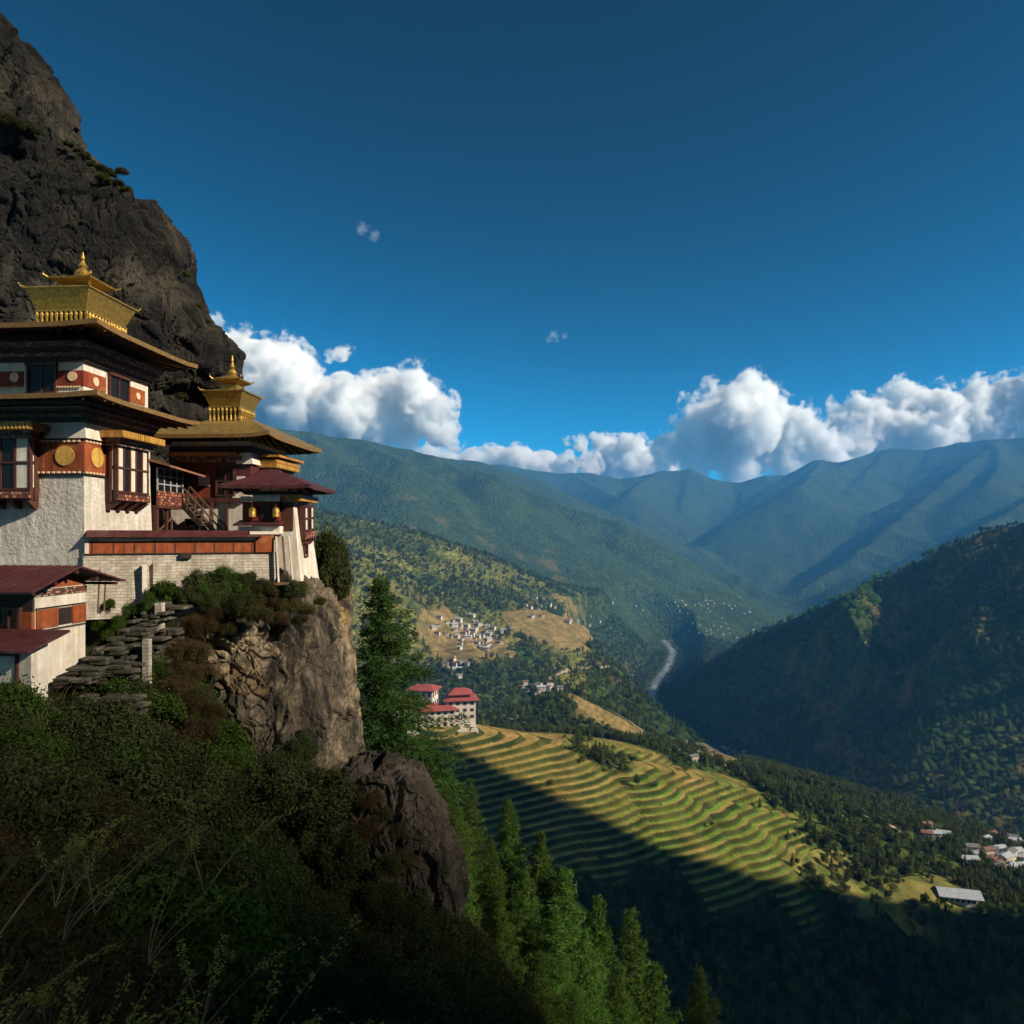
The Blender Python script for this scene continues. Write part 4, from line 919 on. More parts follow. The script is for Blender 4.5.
w3(MB().hexa([(-10.1, 27.1, .33), (-8.4, 27.1, .33), (-8.4, 27.9, .50), (-10.1, 27.9, .50), (-10.1, 27.1, .39), (-8.4, 27.1, .39), (-8.4, 27.9, .56), (-10.1, 27.9, .56)]), 'shrine_roof', m_maroon)
w3(MB().box(-9.95, -8.45, 27.25, 27.7, .05, .32), 'shrine_base', m_plast)
w3(MB().box(-8.6, -8.1, 27.72, 27.9, .15, 1.22), 'corner_post', m_wood)
w3(MB().box(-9.9, -8.0, 27.6, 30.1, 1.50, 1.62), 'beam_course', m_wood2)
w3(MB().box(-8.5, -7.75, 27.55, 30.0, 1.26, 1.49), 'cornice', m_goldwood)
fr = bay(T3, (0, 0, 0), 0, 1.25, .32, -.2, 1.12, 3, 2, (.1, .1), corn=False); fr.location = (-8.12+9.1, 28.35-28.9, -GZ0); fr.rotation_euler = (0, radians(-3), H90)
w = window(T3, (-7.95+9.1, 28.55-28.9, -.78-GZ0), H90, .35, .42, 1, 2)
r = roofslab(T3, -10.55, -7.25, 26.9, 31.0, -9.4, -8.6, 28.4, 29.6, 1.70, 2.28, mat=m_maroon, th=.07, raf=.45, upturn=.04, fas=m_maroon); r.location = (9.1, -28.9, -GZ0)
w3(MB().hexa([(-9.9, 28.0, 2.15), (-8.4, 28.0, 2.1), (-8.4, 29.4, 2.1), (-9.9, 29.4, 2.15), (-9.5, 28.5, 2.5), (-8.95, 28.5, 2.5), (-8.95, 28.9, 2.5), (-9.5, 28.9, 2.5)]), 'roof_cap', m_maroon)
# ------------------------------------------------------------------ parapet wall of the court
A, B = Vector((-14.16, 24.86, 0)), Vector((-8.55, 27.3, 0)); L = (B-A).length; ang = atan2(B.y-A.y, B.x-A.x)
T4 = empty('court_wall', (A.x, A.y, -2.6), ang); tag(T4, 'long whitewashed brick court wall with orange frieze and maroon coping in front of the temple', 'wall')
def w4(mb, nm, mat): return lift(mb.build(nm, mat, T4), 2.6)
w4(MB().hexa([(-.05, -.14, -2.8), (L, -.14, -2.8), (L, .5, -2.8), (-.05, .5, -2.8), (-.05, 0, -.62), (L, 0, -.62), (L, .5, -.62), (-.05, .5, -.62)]), 'wall', m_brick)
w4(MB().box(.12, L-.35, -.03, .5, -.615, -.20), 'frieze', m_orange)
fx = MB()
for i in range(9): fx.box(.2+i*.63, .24+i*.63, -.045, -.02, -.60, -.21)
w4(fx, 'frieze_molding', m_wood)
w4(MB().box(0, L-.3, -.05, .5, -.195, -.07).box(0, .12, -.035, .5, -.62, -.196), 'white_band', m_plast)
w4(MB().box(0.0, L-.3, -.055, .5, -.655, -.618), 'timber_course', m_wood2)
w4(MB().prism([(-.28, -.07), (.7, -.07), (.30, .16), (.12, .16)], .05, L-.55, 'x'), 'coping', m_maroon)
w4(MB().box(2.05, 2.75, -.22, .0, -2.6, -.95, 0, .05), 'buttress', m_brick)
w4(MB().box(2.90, 3.25, -.16, .02, -.80, -.64), 'drain_spout', m_wood2)
w4(MB().box(1.72, 1.86, -.32, -.1, -2.9, -1.0), 'buttress', m_plast)
w4(MB().box(L-.75, L-.12, -.10, .3, -.62, .02), 'painted_panel', m_orange)
w4(MB().box(L-.95, L+.1, -.14, .5, .025, .13), 'white_band', m_plast)
for i in range(3): w4(MB().beam((L-.05+i*.22, -.15, -.05), (L+.02+i*.25, -.30, -1.7), .13, .06), 'sloping_board', m_plast if i != 1 else m_oldwood)
w4(MB().box(L-.6, L+1.0, -.75, .0, -1.78, -1.70), 'ledge', m_oldwood)
w4(MB().beam((L-.1, -.5, -1.75), (L-.1, -.45, -2.9), .10).beam((L+.25, -.5, -1.75), (L+.28, -.35, -2.7), .08), 'prop', m_oldwood)
# court floor
tag(MB().prism([(-14.6, 25.2), (-8.7, 27.6), (-7.9, 31.0), (-11, 34), (-15, 34)], -2.9, -1.25, 'z').build('court_paving', m_stone), kind='structure')
# ------------------------------------------------------------------ hut with the corrugated maroon roof
hx, hy = -12.72, 20.0; HB = -4.9
T5 = empty('hut', (hx, hy, HB), radians(-6)); tag(T5, 'small hut below the temple with maroon corrugated roof and orange painted panels', 'hut')
def w5(mb, nm, mat): return lift(mb.build(nm, mat, T5), -HB)
w5(MB().box(-5, 0, 0, 2.0, -5, -1.45), 'wall', m_plast)
w5(MB().prism([(0.0, -1.445), (2.0, -1.445), (2.0, -1.30), (1.05, -1.0), (0, -1.30)], -.1, -.001, 'x'), 'gable', m_orange)
w5(MB().box(-4.9, .03, .02, 2.03, -1.66, -1.47), 'carved_course', m_carv)
for a_, b_ in ((0.02, .85), (1.42, 2.0)): w5(MB().box(-.2, .035, a_, b_, -2.52, -2.02), 'painted_panel', m_orange)
w5(MB().box(-.3, .03, .88, 1.38, -2.50, -2.04), 'window', m_wood2)
dd = MB(); dentils(dentils(dd, 0, 2.0, 0, -2.0, .05, .04, .03), 0, 2.0, 0, -2.6, .05, .04, .03); o = w5(dd, 'dentil_molding', m_wood2); o.location.x = .03; o.rotation_euler = (0, 0, H90)
w5(MB().box(-5, -.03, -.06, .0, -3.2, -1.46), 'timber_front', m_wood2)
for x in (-.95, -1.9, -2.8): window(T5, (x, -.06, -2.75-HB), 0, .55, .75, 2, 1)
w5(MB().box(-.55, -.02, -.10, .0, -2.55, -2.05), 'painted_panel', m_orange)
cr = []; n = 46
for i in range(n+1):
    x = -5.6+6.15*i/n; cr.append(x)
vs, fs = [], []
for side, ye, ze in ((0, -.8, -1.46), (1, 3.1, -1.38)):
    base = len(vs)
    for i, x in enumerate(cr):
        d_ = .018*(i % 2)
        vs += [(x, 1.05, -.86+d_), (x, ye, ze+d_), (x, ye, ze+d_-.05), (x, 1.05, -.91+d_)]
    for i in range(n):
        k = base+i*4; fs += [(k, k+4, k+5, k+1), (k+1, k+5, k+6, k+2), (k+3, k+2, k+6, k+7)]
    for k in (base, base+n*4): fs.append((k, k+1, k+2, k+3))
w5(MB().add(vs, fs), 'roof', m_maroon)
rf = MB()
for y, z in ((-.6, -1.48), (.2, -1.25), (1.05, -1.0), (1.9, -1.22), (2.8, -1.42)): rf.box(-5.2, .45, y-.05, y+.05, z-.08, z)
w5(rf, 'purlin', m_wood)
T6 = empty('shed', (-11.8, 18.4, -4.9), radians(-8)); tag(T6, 'low white shed with flat maroon roof in front of the hut', 'shed')
def w6(mb, nm, mat): return lift(mb.build(nm, mat, T6), 4.9)
w6(MB().box(-4, 0, 0, .55, -5, -2.74), 'wall', m_plast)
w6(MB().hexa([(-4.5, -.35, -2.86), (.22, -.35, -2.86), (.30, .95, -2.5), (-4.5, .95, -2.5), (-4.5, -.35, -2.80), (.22, -.35, -2.80), (.30, .95, -2.44), (-4.5, .95, -2.44)]), 'roof', m_maroon)
w6(MB().box(-.98, -.40, -.04, .0, -3.65, -2.98), 'shutter', m_plast); w6(MB().box(-1.08, -.99, -.07, .0, -3.9, -2.92).box(-.39, -.33, -.07, 0, -3.7, -2.92).box(-.99, -.39, -.07, 0, -2.97, -2.92), 'window_frame', m_wood)
w6(MB().box(-.98, -.42, -.05, .0, -3.95, -3.68), 'lower_panel', m_stone)
# dry-stone steps and rubble terraces between hut and crag
def slabs(name, label, spots, mat, seed, cat='steps'):
    R = random.Random(seed); b = MB()
    for (x, y, z, w_, d_, h_) in spots:
        n_ = max(1, int(h_/.09))
        for k in range(n_):
            xx = x-w_/2
            while xx < x+w_/2:
                if R.random() < .2: xx += R.uniform(.1, .3); continue
                l = R.uniform(.12, .5); j = R.uniform(-.16, .12); zz = z+k*.095
                b.hexa([(xx+R.uniform(0, .03), y-d_/2+j, zz), (xx+l, y-d_/2+j+R.uniform(-.03, .03), zz), (xx+l, y+d_/2, zz), (xx, y+d_/2, zz),
                        (xx+R.uniform(0, .04), y-d_/2+j, zz+R.uniform(.06, .09)), (xx+l-.02, y-d_/2+j, zz+R.uniform(.06, .09)), (xx+l, y+d_/2, zz+.08), (xx, y+d_/2, zz+.08)]); xx += l+.02
    return tag(b.build(name, mat), label, cat)
m_slab = M('mossy slab stone', (0.085, 0.075, 0.06), (0.035, 0.036, 0.024), 1.5, .9, .8, .03, 8, c3=(0.17, 0.14, 0.11))
slabs('stone_steps', 'flight of rough dry stone steps climbing between the hut and the court wall', [(-12.0+i*.12, 20.6+i*.42, -4.15+i*.215, 0.85-.03*i, .75, .35) for i in range(9)], m_slab, 5)
slabs('stone_wall', 'crumbling dry stone wall beside the steps below the court wall', [(-11.2+i*.14, 21.0+i*.5, -4.4+i*.2, .6, .4, .8) for i in range(5)], m_slab, 6, 'wall')
slabs('stone_wall', 'low dry stone terrace wall in front of the white shed', [(-11.7, 18.0, -4.75, 3.0, .5, .55), (-10.3, 18.9, -4.7, 1.5, .5, .7)], m_slab, 7, 'wall')
tag(MB().box(-11.05, -10.85, 23.2, 23.45, -4.1, -2.1).build('stone_pillar', m_brick), 'short whitewashed stone pillar standing at the foot of the court wall', 'pillar')
tag(MB().box(-10.6, -10.42, 21.5, 21.7, -4.4, -3.0).build('stone_pillar', m_brick), 'grey stone pillar beside the steps below the hut', 'pillar')
fn = empty('fence', (-12.2, 17.6, -4.7), radians(10)); tag(fn, 'rickety wooden fence along the edge below the white shed', 'fence')
for i in range(7):
    MB().beam((i*.42, 0, -.2), (i*.42+.02, 0, .55), .06, .06).build('post', m_oldwood, fn)
for z in (.22, .42): MB().beam((-.1, -.04, z), (2.65, -.04, z+.03), .04, .06).build('rail', m_oldwood, fn)
for x, z0, z1 in ((-13.2, -2.45, -1.1), (-13.0, -2.4, -1.25)):
    MBp = MB().beam((x, 23.9, z0), (x+.06, 23.9, z1), .06, .06, 6).build('wooden_pole', m_oldwood); tag(MBp, 'left wooden pole leaning on the brick wall behind the hut' if x < -13.1 else 'right wooden pole leaning on the brick wall behind the hut', 'pole')
# ------------------------------------------------------------------ leaf and needle meshes
def quads(P, N, T, w, l):        # rhombic leaves at P, lying across normal N, pointing along T
    B = np.cross(N, T); B /= np.linalg.norm(B, axis=1, keepdims=True)+1e-9
    T = np.cross(B, N); w = w[:, None] if hasattr(w, 'shape') and w.ndim else w; l = l[:, None] if hasattr(l, 'shape') and l.ndim else l
    V = np.stack([P-T*l*.5, P+B*w*.5-T*l*.05, P+T*l*.5, P-B*w*.5-T*l*.05], 1).reshape(-1, 3)
    return V, np.arange(len(P)*4).reshape(-1, 4)
def unit(v): return v/(np.linalg.norm(v, axis=-1, keepdims=True)+1e-9)
def clumps(rng, R, H, n, k=0.34, squash=0.8, z0=0.0):
    c = unit(rng.normal(size=(n, 3))); c[:, 2] = np.abs(c[:, 2]); r = rng.uniform(.35, .95, n)**.6
    c = c*r[:, None]*np.array((R, R, H)); c[:, 2] += z0
    rad = R*k*rng.uniform(.6, 1.25, n); return c, rad
def bush_mesh(seed, R=1.0, H=1.0, n=18000, leaf=.05, ncl=26, k=.34, asp=.55, up=.35):
    rng = np.random.default_rng(seed); c, rad = clumps(rng, R*.72, H*.68, ncl, k, z0=.12)
    i = rng.choice(ncl, n, p=rad**2/np.sum(rad**2)); d = unit(rng.normal(size=(n, 3)))
    P = c[i]+d*(rad[i]*rng.uniform(.55, 1.12, n)**.7)[:, None]
    P += 0.05*unit(rng.normal(size=(n, 3))); st = rng.random(n) < .16; P = P+(d*(rad[i]*rng.random(n)**1.5*.75*st)[:, None])+np.array((0, 0, 1))*(st*rng.random(n)*.10*H)[:, None]
    ok = P[:, 2] > -.1; P, d = P[ok], d[ok]; n = len(P)
    N = unit(d*.7+rng.normal(size=(n, 3))*.6+np.array((0, 0, up))); T = unit(rng.normal(size=(n, 3)))
    s = leaf*rng.uniform(.6, 1.4, n); V, Fc = quads(P, N, T, s*asp, s); return npmesh('foliage', V, Fc)
def stems_mesh(seed, R=1.0, H=1.0, n=12, r=.012):
    rd = random.Random(seed); b = MB()
    for _ in range(n):
        a = rd.uniform(0, 2*pi); q = R*rd.uniform(.2, .7); h = H*rd.uniform(.4, .78)
        b.tube([(0, 0, -.15), (cos(a)*q*.35, sin(a)*q*.35, h*.4), (cos(a)*q*.8, sin(a)*q*.8, h*.8), (cos(a+.2)*q, sin(a+.2)*q, h)], [r*2, r*1.3, r*.8, r*.3], 5)
    me = bpy.data.meshes.new('stems'); me.from_pydata([tuple(v) for v in b.v], [], b.f); return me
m_bark = M('grey brown bark', (0.075, 0.055, 0.04), (0.035, 0.027, 0.02), 4, .95, .8, .02, 12, spec=.1)
m_lf = {
 'dark': leafmat('dark shrub leaves', [(0.022, 0.032, 0.012), (0.040, 0.052, 0.018), (0.065, 0.072, 0.028)], .15, .3),
 'green': leafmat('green shrub leaves', [(0.020, 0.045, 0.010), (0.040, 0.075, 0.014), (0.07, 0.105, 0.022)], .25, .3),
 'brown': leafmat('russet shrub leaves', [(0.060, 0.032, 0.018), (0.090, 0.048, 0.024), (0.045, 0.045, 0.018), (0.030, 0.034, 0.014)], .2, .3),
 'olive': leafmat('olive shrub leaves', [(0.030, 0.034, 0.012), (0.050, 0.050, 0.018), (0.075, 0.062, 0.025)], .2, .3),
 'yellow': leafmat('yellow green bramble leaves', [(0.14, 0.15, 0.03), (0.22, 0.20, 0.045), (0.10, 0.12, 0.025)], .35, .2)}
m_pine = leafmat('fresh pine needles', [(0.035, 0.075, 0.014), (0.055, 0.11, 0.02), (0.09, 0.15, 0.03)], .35, .35)
m_pinedark = leafmat('dark pine needles', [(0.012, 0.030, 0.010), (0.020, 0.045, 0.014), (0.034, 0.068, 0.018)], .2, .2)
m_pinemid = leafmat('conifer needles', [(0.022, 0.052, 0.014), (0.038, 0.080, 0.020), (0.062, 0.11, 0.026)], .3, .1)
m_tree = leafmat('forest leaves', [(0.024, 0.040, 0.012), (0.045, 0.066, 0.018), (0.075, 0.090, 0.025), (0.10, 0.10, 0.032)], .15, .5)
m_bright = leafmat('bright green leaves', [(0.06, 0.14, 0.02), (0.10, 0.21, 0.03), (0.14, 0.25, 0.04)], .35, .25)

def vary(src_children, name, loc, sc, rz, label, cat, group, tiltx=0.0):
    r = empty(name, loc, rz); r.scale = sc if hasattr(sc, '__len__') else (sc, sc, sc); tag(r, label, cat, group); r.rotation_euler = (tiltx, 0, rz)
    for nm, me, mat in src_children:
        o = bpy.data.objects.new(nm, me); COL.objects.link(o); o.parent = r
        if not me.materials: me.materials.append(mat)
    return r
def proto(kind, seed, **kw):
    f = bush_mesh(seed, **kw); f.materials.append(m_lf[kind]); s = stems_mesh(seed, kw.get('R', 1), kw.get('H', 1)); s.materials.append(m_bark)
    return [('foliage', f, None), ('stems', s, None)]
BUSH = {
 'dark': [proto('dark', 101, n=30000, leaf=.045), proto('dark', 102, n=14000, leaf=.085, asp=.4, H=1.25, ncl=34, k=.28)],
 'green': [proto('green', 103, n=22000, leaf=.05), proto('green', 104, n=8000, leaf=.11, asp=.45, ncl=18, k=.4)],
 'brown': [proto('brown', 105, n=15000, leaf=.045, asp=.35, ncl=30, k=.3)],
 'olive': [proto('olive', 106, n=22000, leaf=.045, ncl=30, k=.3), proto('olive', 107, n=9000, leaf=.10, asp=.22, ncl=40)]}
BL = {'dark': 'dark', 'green': 'fresh green', 'brown': 'russet brown', 'olive': 'dull olive'}
RB = random.Random(77)
def bush(x, y, z, s, kind, where, grp, sq=1.0):
    pr = RB.choice(BUSH[kind]); q = s*RB.uniform(.85, 1.15)
    return vary(pr, 'bush', (x, y, z), (q, q, q*sq), RB.uniform(0, 6.28), BL[kind]+' leafy bush '+where, 'bush', BL[kind]+' bushes '+grp)
# thicket on the near slope
cnt = 0; grid = {}; TH_ = []
rng = np.random.default_rng(5)
for it in range(9000):
    Y = 4.2+20.5*rng.random()**.75; px = rng.uniform(-70, 560); X = (px-512)/F*Y
    z = float(near_h(np.array([X]), np.array([Y]))[0]); py = HOR-z/Y*F
    if px > 60 and Y > 15 and py < 700: continue
    if Y > 17.5 and px < 120: continue
    lim = np.interp(px, [0, 150, 300, 380, 450, 520, 570], [690, 690, 830, 860, 930, 1000, 1040])
    sp = 0.42+.036*Y
    key = (int(X/sp), int(Y/sp))
    if any((key[0]+i, key[1]+j) in grid and math.hypot(grid[(key[0]+i, key[1]+j)][0]-X, grid[(key[0]+i, key[1]+j)][1]-Y) < sp for i in (-1, 0, 1) for j in (-1, 0, 1)): continue
    s = min(sp*RB.uniform(1.0, 1.5), 1.6)
    if HOR-(z+s*1.1)/Y*F < lim-70 and px > 200: s *= .55
    if Y < 6.5: s = min(s, .55)
    grid[key] = (X, Y)
    n = fbm(np.array([X/3.]), np.array([Y/3.]), 0, 3, 200)[0]
    if px < 240: kind = 'green' if (n > .12 and Y > 9) else ('brown' if n < -.12 else ('olive' if Y < 9 else 'dark'))
    else: kind = 'dark' if n > -.22 else 'olive'
    TH_.append((s/Y, X, Y, z-.12*s, s, kind, px)); continue
    bush(X, Y, z-.12*s, s, kind, 'in the thicket on the slope below the hut' if px < 240 else 'in the thicket below the pale crag', 'of the thicket below the temple'); cnt += 1
TH_.sort(key=lambda q: -q[0]); UNDER = TH_[225:]
for _, X, Y, z, s, kind, px in TH_[:225]: bush(X, Y, z, s, kind, 'in the thicket on the slope below the hut' if px < 240 else 'in the thicket below the pale crag', 'of the thicket below the temple')
print('bushes', len(TH_))

# growth on and around the crag
for px, py, Y, s, k in [(152,610,24.6,.5,'green'),(170,604,24.6,.5,'green'),(188,598,24.7,.6,'dark'),(205,592,24.9,.6,'green'),(222,590,25.0,.65,'dark'),(238,592,25.1,.6,'green'),(255,596,25.3,.6,'olive'),
                        (272,602,25.5,.5,'brown'),(290,605,25.7,.5,'olive'),(306,608,26.0,.4,'olive'),(160,628,23.8,.6,'green'),(178,632,23.6,.6,'brown'),(196,622,23.9,.6,'brown'),(215,612,24.2,.5,'brown'),(236,610,24.6,.5,'olive'),(280,618,25.0,.4,'brown'),
                        (140,640,23.4,.6,'green'),(128,662,22.6,.6,'dark'),(150,668,22.2,.7,'green'),(172,662,22.6,.7,'brown'),(190,672,22.2,.6,'brown'),(140,696,21,.8,'dark'),(165,705,20.6,.8,'green'),(188,706,21,.8,'brown'),(205,730,20.6,.8,'brown'),(120,690,20.8,.7,'green'),(100,712,19.6,.6,'brown'),
                        (220,762,20.4,.9,'green'),(200,760,19.6,.9,'green'),(248,790,20,.9,'dark'),(285,770,20.2,.9,'dark'),(300,745,21.4,.75,'dark'),(275,790,19.4,1.0,'dark'),(318,800,19.6,1.1,'dark'),(340,850,18.6,1.2,'dark'),(350,790,22.6,.5,'brown'),(372,800,21.9,.5,'brown'),(385,812,21.6,.45,'olive'),(362,830,21.0,.8,'brown'),
                        (165,590,25.2,.6,'green'),(200,583,25.3,.7,'dark'),(225,578,25.5,.7,'green'),(245,580,25.6,.7,'dark'),(262,588,25.6,.6,'olive'),(240,602,24.6,.7,'dark'),(258,612,24.4,.6,'olive'),(215,600,24.5,.7,'dark'),(296,590,26.4,.5,'dark'),(300,618,25.4,.4,'olive'),(205,628,23.7,.7,'brown'),(182,650,23.0,.7,'brown'),
                        (200,650,23.0,.6,'brown'),(205,670,22.4,.6,'brown'),(178,686,21.8,.8,'brown'),(200,695,21.4,.7,'olive'),(212,712,21.2,.6,'brown'),(222,735,20.8,.7,'green'),(110,640,23.6,.5,'green'),(118,622,24.2,.4,'green'),(132,612,24.6,.45,'green'),(228,628,23.9,.4,'olive'),(320,600,27,.35,'olive'),
                        (100,625,24.3,.35,'green'),(90,650,23,.35,'olive'),(115,655,22.6,.35,'green'),(80,668,21.8,.3,'olive'),(102,672,21.6,.35,'brown'),(135,628,24,.35,'olive'),(70,690,20.6,.35,'green'),(88,700,20,.4,'olive'),(125,640,23.4,.3,'brown'),(110,604,25,.3,'green'),(150,602,24.6,.4,'green'),(146,650,22.6,.4,'olive'),(120,630,23.8,.35,'green'),(158,614,24,.4,'dark'),
                        (395,860,20.2,.7,'olive'),(380,900,18.8,1.0,'dark'),(405,785,22.9,.35,'olive'),(398,830,20.8,.4,'olive'),(410,920,19,1.0,'dark'),(430,950,19.5,.9,'olive'),(455,960,22,.9,'dark'),(470,940,24,.9,'dark'),(350,770,24.4,.45,'brown'),(330,775,23.5,.4,'olive')]:
    p = at(px, py, Y); bush(p.x, p.y, p.z-s*.45, s, k, 'rooted on the ledges of the crag', 'on the ledges of the crag')
for px, py, Y, s, k in [(a-19, b+6, c, d, e) for a, b, c, d, e in [(112,158,44,.5,'dark'),(120,162,44,.5,'olive'),(128,168,44,.6,'dark'),(104,150,44,.45,'dark'),(98,144,44,.45,'olive'),(136,176,44,.6,'olive'),(88,138,44,.4,'dark'),(122,172,42,.6,'olive'),(146,184,44,.5,'dark'),(30,118,42,1.0,'olive'),(48,126,42,.8,'dark'),(12,108,42,.8,'olive'),(205,268,43,.4,'green'),(215,300,43,.4,'olive'),(200,390,41,.5,'olive'),(140,165,41,.4,'olive')]]:
    p = at(px, py, Y); bush(p.x, p.y, p.z-s*.3, s, k, 'clinging to the top edge of the dark cliff', 'on the dark cliff', .8)
# ------------------------------------------------------------------ conifers
def conifer(seed, H, R, n_wh, leaf, per, droop=.25, bare=.12, asp=.16, soft=False, lop=0.0, ex=.75):
    rng = np.random.default_rng(seed); b = MB(); Ps, Ts = [], []
    b.tube([(0, 0, -.5), (.03*H*.3, 0, H*.4), (0, 0, H*.8), (0, 0, H*.99)], [H*.014, H*.010, H*.005, H*.001], 8)
    for w in range(n_wh):
        t = bare+(1-bare)*((w+rng.uniform(-.3, .3))/n_wh); z = H*t
        if t < bare: continue
        nb = rng.integers(5, 8); a0 = rng.uniform(0, 6.28)
        for i in range(nb):
            a = a0+i*2*pi/nb+rng.uniform(-.3, .3); L = R*((1-t)**ex*.95+.06)*rng.choice([.55, .8, 1.0, 1.0, 1.2])*rng.uniform(.8, 1.12)*(1+lop*cos(a))
            L *= 0.75+0.25*min(1, (t-bare)*6+.3)
            m = 7; s = np.linspace(0, 1, m); rise = rng.uniform(.10, .30)
            pr = s*L; zz = z+L*(rise*s-droop*s*s)+(.12*L*s**3)
            pts = np.stack([np.cos(a+.15*s)*pr, np.sin(a+.15*s)*pr, zz], -1)
            b.tube([tuple(q) for q in pts[::2]], [H*.0028, H*.002, H*.0014, H*.0006], 4)
            k = int(per*L/R*1.6)+6; u = rng.random(k)**.75*.97+.03
            q = np.stack([np.interp(u, s, pts[:, j]) for j in range(3)], -1); tan_ = unit(np.stack([np.gradient(pts[:, j]) for j in range(3)], -1)); tt = np.stack([np.interp(u, s, tan_[:, j]) for j in range(3)], -1)
            side = unit(np.cross(tt, np.array((0, 0, 1.)))); off = rng.normal(size=k)*(.13*L*(1-.55*u)+.03*R)
            q = q+side*off[:, None]+np.array((0, 0, 1))*(rng.normal(size=k)*.035*R-np.abs(off)*.25)[:, None]
            Ps.append(q); Ts.append(unit(tt*.8+side*np.sign(off)[:, None]*.7+rng.normal(size=(k, 3))*.35+np.array((0, 0, .25 if soft else .05))))
    P = np.concatenate(Ps); T = np.concatenate(Ts); n = len(P)
    N = unit(rng.normal(size=(n, 3))*.6+np.array((0, 0, .8))); l = leaf*rng.uniform(.6, 1.3, n); V, Fc = quads(P, N, T, l*asp, l)
    f = npmesh('crown', V, Fc); me = bpy.data.meshes.new('trunk'); me.from_pydata([tuple(v) for v in b.v], [], b.f); me.materials.append(m_bark); return f, me
f, t = conifer(31, 13.6, 5.0, 26, .40, 330, .36, .08, .14, lop=.25, ex=1.0); f.materials.append(m_pinemid)
pb = at(379, 800, 42.0)
vary([('crown', f, None), ('trunk', t, None)], 'pine_tree', (pb.x, pb.y, pb.z-.8), 1.0, .2, 'tall dark green conifer standing beside the crag right of the temple', 'tree', None)
YP = []
for sd, H, R in ((41, 14, 4.6), (42, 13, 4.0), (43, 15, 5.0), (44, 12, 4.4)):
    f, t = conifer(sd, H, R, 25, .42, 150, .10, .12, .13, soft=True, ex=.9); f.materials.append(m_pine); YP.append((H, [('crown', f, None), ('trunk', t, None)]))
spots = [(432,742,50,'first'),(446,768,50,''),(470,778,56,''),(508,798,58,''),(541,830,57,''),(566,864,56,''),(598,893,58,''),(631,908,60,''),(700,966,62,''),(490,835,50,''),(525,868,48,''),(555,905,47,''),(415,760,52,''),(455,800,47,''),(585,930,50,''),(618,960,52,''),(655,960,56,''),(540,950,42,''),(575,985,42,''),(500,900,42,''),(462,850,44,'')]
for i, (px, py, Y, _) in enumerate(spots):
    p = at(px, py, Y); g = float(near_h(np.array([p.x]), np.array([Y]))[0]); H = max(5.0, p.z-g+.5); H0, pr = YP[(i*3+i//4) % 4]; s = H/H0
    sx = min(s, 1.0)*RB.uniform(.85, 1.05)
    vary(pr, 'pine_tree', (p.x, Y, p.z-H), (sx, sx, s), RB.uniform(0, 6.28), 'bright green pine in the row descending the slope below the crag', 'tree', 'pines descending the slope below the crag')
# dark round tree behind the gatehouse
rngd = [(322,560,1.25),(333,545,1.2),(338,575,.9),(325,580,1.0),(318,540,1.0),(340,556,.8)]
t = empty('evergreen_tree', at(331, 596, 31.2)); tag(t, 'dark round evergreen tree on the rock pillar just right of the gatehouse', 'tree')
dk = bush_mesh(301, 1, 1, 34000, .06, 34, .36)
dk.materials.append(m_lf['dark']); o = bpy.data.objects.new('crown', dk); COL.objects.link(o); o.parent = t; o.scale = (1.0, 1.1, 2.7); o.location = (0, 0, .15)
MB().tube([(0, 0, -1.2), (.05, 0, 0), (-.05, .1, 1.5)], [.14, .12, .05]).build('trunk', m_bark, t)
# brambles with sparse yellowish leaves, bottom left
def bramble(seed):
    rd = random.Random(seed); rg = np.random.default_rng(seed); b = MB(); P, N, T = [], [], []
    for _ in range(4):
        a = rd.uniform(-.9, 1.9); L = rd.uniform(.9, 1.6); lean = rd.uniform(.2, 1.0); pts = []
        for i in range(8):
            s = i/7; pts.append((cos(a)*L*lean*s+.05*sin(5*s+seed), sin(a)*L*lean*s, L*s*(1-.38*s)))
        b.tube(pts, [.0045*(1-.8*i/7)+.001 for i in range(8)], 4)
        for i in range(16):
            s = rd.uniform(.45, 1); j = min(6, int(s*7)); q = Vector(pts[j]).lerp(Vector(pts[j+1]), s*7-j if s*7-j <= 1 else 1)
            for k in range(3):
                P.append(q+Vector((rd.uniform(-.05, .05), rd.uniform(-.05, .05), rd.uniform(-.03, .04)))); N.append((rd.uniform(-.4, .4), rd.uniform(-1, 0), rd.uniform(.4, 1))); T.append((rd.uniform(-1, 1), rd.uniform(-.5, .5), rd.uniform(-.6, .6)))
    V, Fc = quads(np.array([tuple(p) for p in P]), unit(np.array(N)), unit(np.array(T)), .022+0*np.arange(len(P)), .034+0*np.arange(len(P)))
    f = npmesh('leaves', V, Fc); f.materials.append(m_lf['yellow']); me = bpy.data.meshes.new('stems'); me.from_pydata([tuple(v) for v in b.v], [], b.f); me.materials.append(m_twig); return [('leaves', f, None), ('stems', me, None)]
m_twig = M('pale dry stems', (0.22, 0.17, 0.11), (0.12, 0.085, 0.055), 8, .9, 0)
BR = [bramble(i) for i in (1, 2, 3, 4)]
for i in range(20):
    px = RB.uniform(-20, 260); py = RB.uniform(820, 1100); Y = np.interp(py, [800, 1080], [6.6, 4.2]); p = at(px, py, Y); z = float(near_h(np.array([p.x]), np.array([Y]))[0])
    vary(BR[i % 4], 'bramble', (p.x, Y, max(z, p.z-.6)), RB.uniform(.6, .95), RB.uniform(-.6, .9), 'spindly bramble with sparse yellow green leaves at the bottom left', 'bramble', 'brambles at the bottom left')
